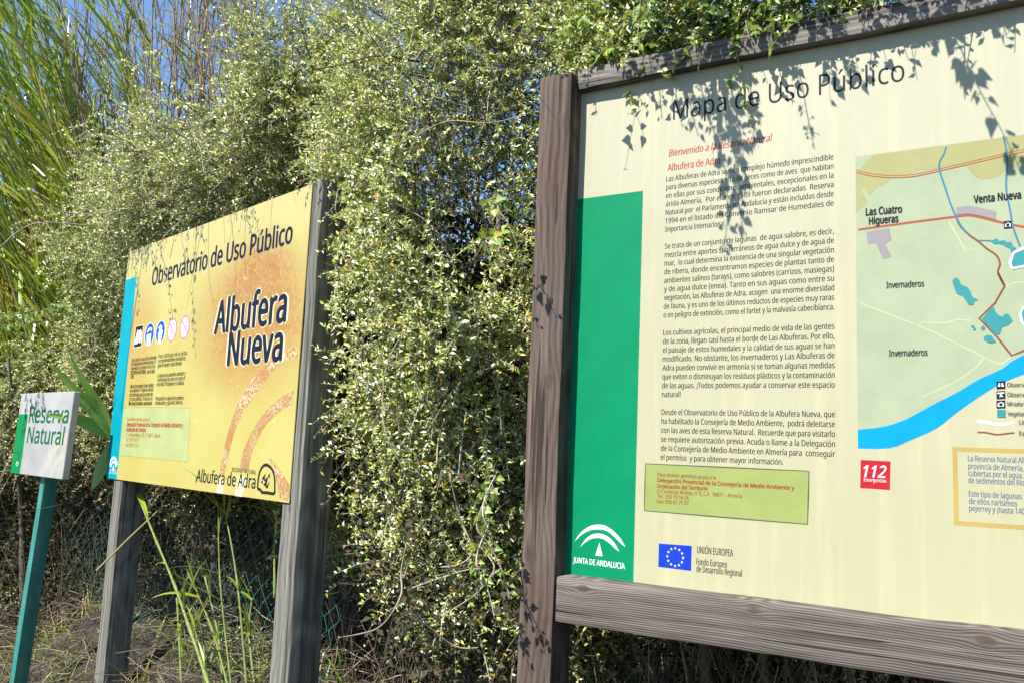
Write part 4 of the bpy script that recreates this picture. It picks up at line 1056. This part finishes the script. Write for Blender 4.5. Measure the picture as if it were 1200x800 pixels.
vine('climbing_vine', 'leafy twig at the foot of the brown post, its shadow on the lower post', B1, [strand_post([(600, 680), (615, 705), (630, 735), (640, 770)], 0.14), strand_post([(600, 720), (612, 750), (622, 790)], 0.14), strand_post([(604, 655), (612, 690), (616, 720)], 0.13)], leaf=0.032, group=G2, nper=70)
# leafy mass lying on the rail
N_ = 420
X = rng.uniform(-0.05, 0.88, N_); dn = rng.uniform(-0.38, 0.045, N_); zz = 2.885 - 0.45 * np.maximum(dn, 0) + rng.exponential(0.14, N_)
base = np.array([B1.world(x, -d_, z_) for x, d_, z_ in zip(X, dn, zz)])
d = nrm(rand_unit(N_) + np.array([-0.3, -0.4, 0.35])); L = rng.uniform(0.08, 0.22, N_)
PL, lp_, D, Nn, ll, lw = sprigs(base, d, L, 14, 0.027, 0.5, rng.uniform(0.1, 0.9, N_), up=0.0, face=(-0.4, -0.4, 0))
rt = empty('climbing_vine', tuple(B1.world(0.4, 0.1, 2.86))); off = np.array(rt.location)
tag(rt, 'leafy green vine mat lying along the top rail of the map board', 'vine', G2)
V, F = deltoid(lp_ - off, D, Nn, ll); link_mesh('leaves', np_mesh('leaves', V, F), MAT['vine_leaf'], rt)
V, F = tubes_geo(PL - off, np.linspace(0.0018, 0.0007, 4)[None] * np.ones((N_, 1))); link_mesh('stems', np_mesh('stems', V, [F]), MAT['twig'], rt)
x3 = lambda f, g: B3.world(xl3 + wpl * f + lean * (zt3 * g + zb3 * (1 - g) - zb3), Y3, zt3 * g + zb3 * (1 - g))
def strand_plate(pts, dn):
    out = []
    for f, g in pts: out.append(x3(f, g) + SUN * (dn / abs(SUN.dot(B3.y))))
    return [out[0] + B3.y * 0.5 + np.array([0, 0, 0.15])] + out
vine('climbing_vine', 'leafy twigs hanging before the small Reserva Natural plate', B3, [strand_plate([(0.20, 1.05), (0.24, 0.85), (0.26, 0.70)], 0.28), strand_plate([(0.42, 1.05), (0.46, 0.88), (0.50, 0.76)], 0.30), strand_plate([(0.10, 1.05), (0.16, 0.70), (0.14, 0.45)], 0.26), strand_plate([(0.32, 1.05), (0.36, 0.80), (0.34, 0.62)], 0.3)], leaf=0.046, group='vine sprays over the signs on the left', nper=95)
# tendrils over the yellow sign
vine('hanging_twigs', 'thin leafy twigs hanging from the hedge in front of the yellow sign top edge', B2,
     [strand_sh(B2, SL2, [(178, 285), (183, 312), (186, 330)], 0.20, 0.2), strand_sh(B2, SL2, [(214, 268), (219, 300), (220, 312)], 0.2, 0.2), strand_sh(B2, SL2, [(238, 262), (242, 290), (238, 305)], 0.22, 0.2),
      strand_sh(B2, SL2, [(290, 240), (295, 270), (300, 300)], 0.25, 0.25), strand_sh(B2, SL2, [(298, 238), (302, 262), (306, 280)], 0.25, 0.25), strand_sh(B2, SL2, [(160, 300), (163, 340), (163, 370)], 0.15, 0.15), strand_sh(B2, SL2, [(228, 330), (228, 370), (230, 415)], 0.16, 0.12)], leaf=0.026, cat='vine', nper=75)

# =================================================================== canes
MAT['cane_leaf'] = leaf_mat('cane_leaf', [(0.0, (0.13, 0.25, 0.02)), (0.40, (0.23, 0.36, 0.025)), (0.68, (0.38, 0.42, 0.035)), (0.88, (0.50, 0.38, 0.06)), (1.0, (0.52, 0.40, 0.13))], 0.42, 0.32)
MAT['dry_leaf'] = leaf_mat('dry_cane_leaf', [(0.0, (0.28, 0.19, 0.08)), (0.5, (0.38, 0.28, 0.13)), (1.0, (0.20, 0.13, 0.06))], 0.25, 0.6)
MAT['cane_stem'] = bark_mat('green_cane_stem', [(0, (0.16, 0.19, 0.05)), (1, (0.24, 0.21, 0.07))])
MAT['dry_stem'] = bark_mat('dry_cane_stem', [(0, (0.20, 0.13, 0.09)), (0.5, (0.27, 0.19, 0.12)), (1, (0.15, 0.10, 0.075))])
MAT['shoot'] = bark_mat('fresh_cane_shoot', [(0, (0.14, 0.20, 0.04)), (1, (0.20, 0.26, 0.06))])

def cane_curve(h, lean, seed):
    r_ = random.Random(seed); k1 = r_.uniform(0, 6)
    return [Vector((lean[0] * (t ** 1.5) * h + 0.03 * math.sin(k1 + 5 * t), lean[1] * (t ** 1.5) * h + 0.03 * math.cos(k1 + 4 * t), h * t)) for t in [i / 14 for i in range(15)]]
def make_cane(kind, h, lean, seed, wind):
    r_ = random.Random(seed)
    root = empty('giant_cane')
    pts = cane_curve(h, lean, seed)
    mb = MB()
    rad = []
    r0 = r_.uniform(0.009, 0.013)
    fine = []
    for i in range(len(pts) - 1):
        for j in range(3): fine.append(pts[i].lerp(pts[i + 1], j / 3))
    fine.append(pts[-1])
    rr = [r0 * (1 - 0.72 * i / len(fine)) * (1.22 if i % 4 == 0 else 1.0) for i in range(len(fine))]
    mb.tube(fine, rr, 7)
    mb.build('stalk', MAT['cane_stem' if kind == 'green' else 'dry_stem'], root, True)
    lv = MB(); n = 34 if kind == 'green' else 15
    for k in range(n):
        t = 0.22 + 0.78 * (k + r_.random()) / n
        f = t * 14; i = min(int(f), 13); p = pts[i].lerp(pts[i + 1], f - i); tan = (pts[i + 1] - pts[i]).normalized()
        a = r_.uniform(0, 6.28)
        side = Vector((math.cos(a), math.sin(a), 0))
        d = (tan * r_.uniform(0.7, 1.5) + side * 0.55 + Vector(wind) * r_.uniform(0.3, 1.0)).normalized()
        if kind == 'green': lv.blade(p, d, r_.uniform(0.45, 0.75) * (1.15 - 0.5 * t), r_.uniform(0.020, 0.038), r_.uniform(0.08, 0.5), 6, r_.uniform(-0.9, 0.9))
        else: lv.blade(p, (d + Vector((0, 0, -0.3))).normalized(), r_.uniform(0.25, 0.6), r_.uniform(0.008, 0.018), r_.uniform(0.3, 1.6), 6, r_.uniform(-1.5, 1.5))
    if kind == 'dry':
        for k in range(7):   # wispy side stems
            t = r_.uniform(0.45, 0.95); f = t * 14; i = min(int(f), 13); p = pts[i].lerp(pts[i + 1], f - i)
            a = r_.uniform(0, 6.28); d = Vector((math.cos(a) * 0.35, math.sin(a) * 0.35, 1)).normalized()
            lv.tube([p, p + d * 0.3, p + d * 0.6 + Vector((0, 0, 0.05))], 0.003, 4, 0.0012)
    lv.build('leaves', MAT['cane_leaf' if kind == 'green' else 'dry_leaf'], root)
    return root
def copy_thing(o):
    c = o.copy(); COL.objects.link(c)
    for ch in o.children:
        d = ch.copy(); COL.objects.link(d); d.parent = c
    return c
WIND = (-0.55, 0.0, 0.25)
greens = [make_cane('green', h, l, 40 + i, WIND) for i, (h, l) in enumerate([(4.6, (-0.36, 0.02)), (5.2, (-0.40, -0.03)), (4.2, (-0.48, 0.05)), (5.4, (-0.30, 0.0)), (3.6, (-0.45, -0.12)), (4.9, (-0.26, 0.06)), (3.2, (-0.40, -0.05))])]
drys = [make_cane('dry', h, l, 80 + i, (-0.15, 0, 0.1)) for i, (h, l) in enumerate([(5.6, (-0.06, 0.0)), (6.0, (0.01, 0.03)), (5.3, (-0.12, -0.03)), (5.9, (-0.02, 0.0)), (5.0, (-0.18, 0.02)), (6.2, (-0.09, 0.03))])]
used = set()
def place(pool, x, y, lab, grp):
    k = random.randrange(len(pool)); src = pool[k]
    o = src if id(src) not in used else copy_thing(src); used.add(id(src))
    while float(depth_behind(np.array(x), np.array(y))) < 0.75: x += 0.02; y += 0.1
    o.location = (x, y, float(ground_z(x, y)) - 0.03); s_ = random.uniform(0.88, 1.12); o.scale = (s_, s_, s_)
    o.rotation_euler = (0, 0, random.uniform(-0.55, 0.55)); tag(o, lab, 'cane', grp)
LG = 'tall green cane with long drooping blades in the stand behind the hedge at upper left'; GG = 'green canes behind the hedge'
LD_ = 'tall dry brown cane with wispy dead leaves against the blue sky behind the hedge'; GD = 'dry canes behind the hedge'
for i in range(150):
    px = random.uniform(-110, 125) if i < 138 else random.uniform(230, 420); Y = random.uniform(5.9, 8.2) if i < 138 else random.uniform(5.6, 7.5)
    place(greens, (px - 600) / 1021 * Y + 1.1, Y + 0.2, LG, GG)
for i in range(34):
    px = random.uniform(-120, 120); Y = random.uniform(5.5, 6.3); place(greens, (px - 600) / 1021 * Y + 0.35, Y, LG, GG)
for i in range(112):
    px = random.uniform(20, 335) if i < 92 else random.uniform(340, 560); Y = random.uniform(5.4, 7.8)
    place(drys, (px - 600) / 1021 * Y + 0.15, Y + 0.2, LD_, GD)
for o in greens + drys:
    if id(o) not in used:
        for ch in list(o.children): bpy.data.objects.remove(ch)
        bpy.data.objects.remove(o)

# ---- young shoots below and beside the yellow sign
def shoot(label, path, leaves, r=0.006, name='cane_shoot', group=None, mat='shoot'):
    P = [np.array(p) for p in path]; root = empty(name, tuple(P[0])); off = P[0]; tag(root, label, 'cane shoot', group)
    sp = smooth_pts([tuple(p - off) for p in P], 5)
    mb = MB(); rr = [r * (1 - 0.5 * i / len(sp)) * (1.35 if i % 5 == 0 else 1.0) for i in range(len(sp))]
    mb.tube(sp, rr, 7); mb.build('stalk', MAT[mat], root, True)
    lv = MB()
    for (t, d, L, w, dr, roll) in leaves:
        f = t * (len(sp) - 1); i = min(int(f), len(sp) - 2); p = Vector(sp[i]).lerp(Vector(sp[i + 1]), f - i)
        lv.blade(p, d, L, w, dr, 8, roll)
    lv.build('leaves', MAT['cane_leaf'], root)
    return root
def S2(px, py, y): x, z = B2.at(px, py, y); return B2.world(x, y, z)
R2 = lambda x, y, z: tuple(B2.x * x + B2.y * y + np.array([0, 0, z]))
GS = 'young cane shoots below the yellow sign'
shoot('thick jointed cane shoot leaning left below the left half of the yellow sign', [S2(248, 815, 0.02), S2(241, 791, 0.03), S2(222, 735, 0.05), S2(205, 686, 0.06), S2(184, 635, 0.08), S2(157, 569, 0.09)],
      [(0.97, R2(0.9, -0.1, -0.25), 0.30, 0.03, 0.3, 0.4), (0.70, R2(-0.5, -0.3, 0.3), 0.07, 0.03, 1.5, 0), (0.48, R2(0.3, -0.2, 0.9), 0.18, 0.012, 0.1, 0), (0.96, R2(-0.3, -0.5, 0.2), 0.08, 0.05, 2.0, 0.5)], 0.0085, group=GS)
specs = [((272, 812), (258, 680), (256, 590)), ((290, 815), (278, 680), (262, 590)), ((240, 812), (236, 740), (205, 668)), ((270, 815), (248, 735), (220, 670)), ((213, 812), (210, 745), (207, 700)), ((322, 700), (322, 640), (325, 585)), ((262, 820), (256, 745), (240, 675)), ((300, 815), (292, 740), (296, 700)), ((232, 815), (229, 770), (231, 745))]
sl = ['slim cane shoot reaching up behind the middle of the yellow sign', 'long thin green cane shoot running up to the bird emblem of the yellow sign', 'fresh cane shoot with broad upright blades, left of centre below the yellow sign', 'thin cane shoot bending left below the yellow sign', 'small two leaved cane shoot near the left post of the yellow sign',
      'thin cane shoot against the right post of the yellow sign', 'tall bladed cane shoot in the middle below the yellow sign', 'low cane shoot with pale leaves near the right post foot', 'lowest cane shoot, barely above the straw below the yellow sign']
for k, (sp_, lab) in enumerate(zip(specs, sl)):
    yy = 0.06 + 0.03 * k
    path = [S2(*q, yy + 0.02 * i) for i, q in enumerate(sp_)]
    lv = []
    for j in range(random.choice((4, 5, 6))):
        a = random.uniform(-1, 1); lv.append((random.uniform(0.25, 1.0), R2(a, random.uniform(-0.7, 0.1), random.uniform(0.2, 1.3)), random.uniform(0.12, 0.26), random.uniform(0.010, 0.020), random.uniform(0.1, 1.0), random.uniform(-0.8, 0.8)))
    shoot(lab, path, lv, random.uniform(0.004, 0.007), group=GS)
def S3(px, py, dist): return at_dist(px, py, dist)
shoot('broad bladed cane shoot at the left edge of the yellow sign', [S3(140, 640, 5.36), S3(136, 570, 5.34), S3(132, 507, 5.3), S3(126, 480, 5.3)],
      [], 0.006, group=GS)
root = [o for o in COL.objects if o.name.startswith('cane_shoot') and not o.parent][-1]
off = np.array(root.location); lvo = [c for c in root.children if c.name.startswith('leaves')][0]
def px_blade(mb, pts, w, dist0, dist1):
    P = [S3(px, py, dist0 + (dist1 - dist0) * i / (len(pts) - 1)) - off for i, (px, py) in enumerate(pts)]
    sp = [Vector(p) for p in smooth_pts([tuple(p) for p in P], 4)]; n = len(sp) - 1; vs = []; fs = []
    for i, p in enumerate(sp):
        t = i / n; tan = (sp[min(i + 1, n)] - sp[max(i - 1, 0)]).normalized(); view = (Vector(CAM) - Vector(off) - p).normalized()
        sd = tan.cross((view * 1.0 + Vector(SUN) * 0.5).normalized()).normalized(); ww = w * (0.5 + 1.6 * t if t < 0.3 else 0.98 * (1 - ((t - 0.3) / 0.7) ** 1.7)) / 2
        vs += [p - sd * ww, p - view * ww * 0.3, p + sd * ww]
    for i in range(n):
        a = i * 3; fs += [(a, a + 1, a + 4, a + 3), (a + 1, a + 2, a + 5, a + 4)]
    mb.add(vs, fs)
lm = MB()
px_blade(lm, [(131, 507), (112, 480), (92, 462), (60, 425)], 0.085, 5.30, 5.26)
px_blade(lm, [(130, 512), (108, 498), (85, 490), (52, 485)], 0.075, 5.30, 5.26)
px_blade(lm, [(130, 505), (118, 478), (100, 450), (80, 410)], 0.055, 5.30, 5.26)
px_blade(lm, [(131, 520), (122, 540), (114, 560), (107, 574)], 0.075, 5.30, 5.26)
me2 = bpy.data.meshes.new('leaves'); me2.from_pydata(lm.v, [], lm.f); me2.materials.append(MAT['cane_leaf']); me2.materials.clear(); me2.materials.append(leaf_mat('fresh_blade', [(0, (0.22, 0.40, 0.05)), (1, (0.30, 0.46, 0.10))], 0.3, 0.3)); lvo.data = me2

# fallen dry cane leaning across the left post
mb = MB(); a, b = S3(113, 668, 4.95), S3(187, 596, 4.9); c = S3(196, 583, 4.95)
mb.tube([tuple(a), tuple((a + b) / 2 + np.array([0, 0, 0.005])), tuple(b), tuple(c)], 0.006, 6, 0.003)
tag(mb.build('dry_stick', MAT['dry_leaf']), 'thin straw coloured stick leaning across the left post of the yellow sign', 'stick')

# =================================================================== wire mesh fence
fm, fnt, fb, _ = newmat('green_coated_wire'); fb.inputs['Base Color'].default_value = (0.03, 0.17, 0.14, 1); fb.inputs['Roughness'].default_value = 0.45
wf = empty('wire_fence', tuple(B2.world(0.5, 0.34, 0.3)), B2.rz); tag(wf, 'green diamond mesh wire fence half hidden in the straw behind the yellow sign', 'fence')
mb = MB(); st_ = 0.055; z0f, z1f = 0.15, 1.12
x0f, x1f = -2.4, 1.3; nrow = int((z1f - z0f) / st_)
PLs = []
for k in range(int((x1f - x0f) / st_)):
    x = x0f + k * st_
    PLs.append([(x + (st_ * 0.5 if (i + k) % 2 else -st_ * 0.5) + 0.015 * math.sin(i * 0.7 + k * 0.3), 0.03 * math.sin(x * 2.3 + i * 0.4), z0f + i * st_ * 0.9) for i in range(nrow + 1)])
PLs = np.array(PLs); V, F = tubes_geo(PLs, np.full(PLs.shape[:2], 0.0014), 4)
link_mesh('wire_mesh', np_mesh('wire_mesh', V, [F]), fm, wf)
for x in (-2.3, 0.93):
    mb = MB(); mb.tube([(x, 0.04, -0.2), (x, 0.04, 0.6), (x + 0.005, 0.04, 1.25)], 0.022, 10); mb.build('fence_post', fm, wf, True)

# =================================================================== straw and dry stems
MAT['straw'] = bark_mat('straw', [(0, (0.42, 0.35, 0.23)), (0.18, (0.20, 0.15, 0.09)), (0.7, (0.085, 0.062, 0.04)), (1, (0.34, 0.28, 0.19))])
n = 10000
s = rng.uniform(cum[1], cum[11], n); F, N = front_at(s); P2 = F + N * rng.uniform(-0.9, 0.95, n)[:, None]
Z = ground_z(P2[:, 0], P2[:, 1]) + rng.uniform(0, 0.20, n)
P = np.concatenate([P2, Z[:, None]], 1); d = nrm(rand_unit(n) * np.array([1, 1, 0.35]) + np.array([0, 0, 0.12])); L = rng.uniform(0.08, 0.35, n); t = np.linspace(-0.5, 0.5, 4)
PL = P[:, None] + d[:, None] * (L[:, None] * t)[:, :, None] + (rand_unit(n)[:, None] * (L[:, None] * 0.35 * t ** 2)[:, :, None])
V1, F1 = tubes_geo(PL, rng.uniform(0.0009, 0.003, (n, 1)) * np.ones((1, 4)), 3)
o = link_mesh('straw_litter', np_mesh('straw_litter', V1, [F1]), MAT['straw'])
tag(o, 'pale dry straw littering the bank below the signs', 'straw', None, 'stuff')
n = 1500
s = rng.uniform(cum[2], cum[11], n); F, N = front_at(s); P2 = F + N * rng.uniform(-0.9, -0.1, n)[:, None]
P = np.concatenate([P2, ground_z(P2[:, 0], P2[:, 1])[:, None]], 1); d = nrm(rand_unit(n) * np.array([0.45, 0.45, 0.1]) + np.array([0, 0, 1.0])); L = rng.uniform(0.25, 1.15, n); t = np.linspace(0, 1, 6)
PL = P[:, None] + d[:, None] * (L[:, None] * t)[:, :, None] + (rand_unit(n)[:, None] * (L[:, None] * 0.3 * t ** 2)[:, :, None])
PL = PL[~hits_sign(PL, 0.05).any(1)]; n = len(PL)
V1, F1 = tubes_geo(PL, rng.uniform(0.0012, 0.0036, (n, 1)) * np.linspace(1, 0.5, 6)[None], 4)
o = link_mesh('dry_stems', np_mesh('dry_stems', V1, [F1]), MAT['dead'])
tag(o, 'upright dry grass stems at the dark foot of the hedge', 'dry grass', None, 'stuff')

n = 420
s = rng.uniform(cum[8] + 0.2, cum[10] + 0.6, n); F, N = front_at(s); P2 = F + N * rng.uniform(-0.45, 0.1, n)[:, None]
P = np.concatenate([P2, ground_z(P2[:, 0], P2[:, 1])[:, None]], 1); d = nrm(rand_unit(n) * np.array([0.5, 0.5, 0.1]) + np.array([0, 0, 1.0])); L = rng.uniform(0.3, 1.0, n); t = np.linspace(0, 1, 6)
PL = P[:, None] + d[:, None] * (L[:, None] * t)[:, :, None] + (rand_unit(n)[:, None] * (L[:, None] * 0.35 * t ** 2)[:, :, None])
PL = PL[~hits_sign(PL, 0.05).any(1)]; n = len(PL)
V1, F1 = tubes_geo(PL, rng.uniform(0.0014, 0.0034, (n, 1)) * np.linspace(1, 0.5, 6)[None], 4)
o = link_mesh('dry_grass', np_mesh('dry_grass', V1, [F1]), MAT['straw'])
tag(o, 'pale dry grass stems in the gap below the map board', 'dry grass', None, 'stuff')
# green weeds among the straw
mb = MB()
for i in range(420):
    ss = random.uniform(cum[2] - 0.6, cum[6]); F, N = front_at(np.array([ss])); p = F[0] + N[0] * random.uniform(-0.3, 0.65)
    q = np.array([p[0], p[1], 0.4])
    if hits_sign(q[None], 0.05)[0] and False: continue
    x, y = p; z = float(ground_z(x, y)); n_b = random.randint(2, 5)
    for k in range(n_b):
        a = random.uniform(0, 6.28); d = Vector((math.cos(a) * 0.6, math.sin(a) * 0.6, random.uniform(0.5, 1.4)))
        mb.blade((x, y, z - 0.01), d, random.uniform(0.08, 0.30), random.uniform(0.004, 0.012), random.uniform(0.3, 1.3), 4, random.uniform(-1, 1))
tag(mb.build('green_weeds', MAT['cane_leaf']), 'short green weeds and grass growing through the straw around the posts', 'weeds', None, 'stuff')
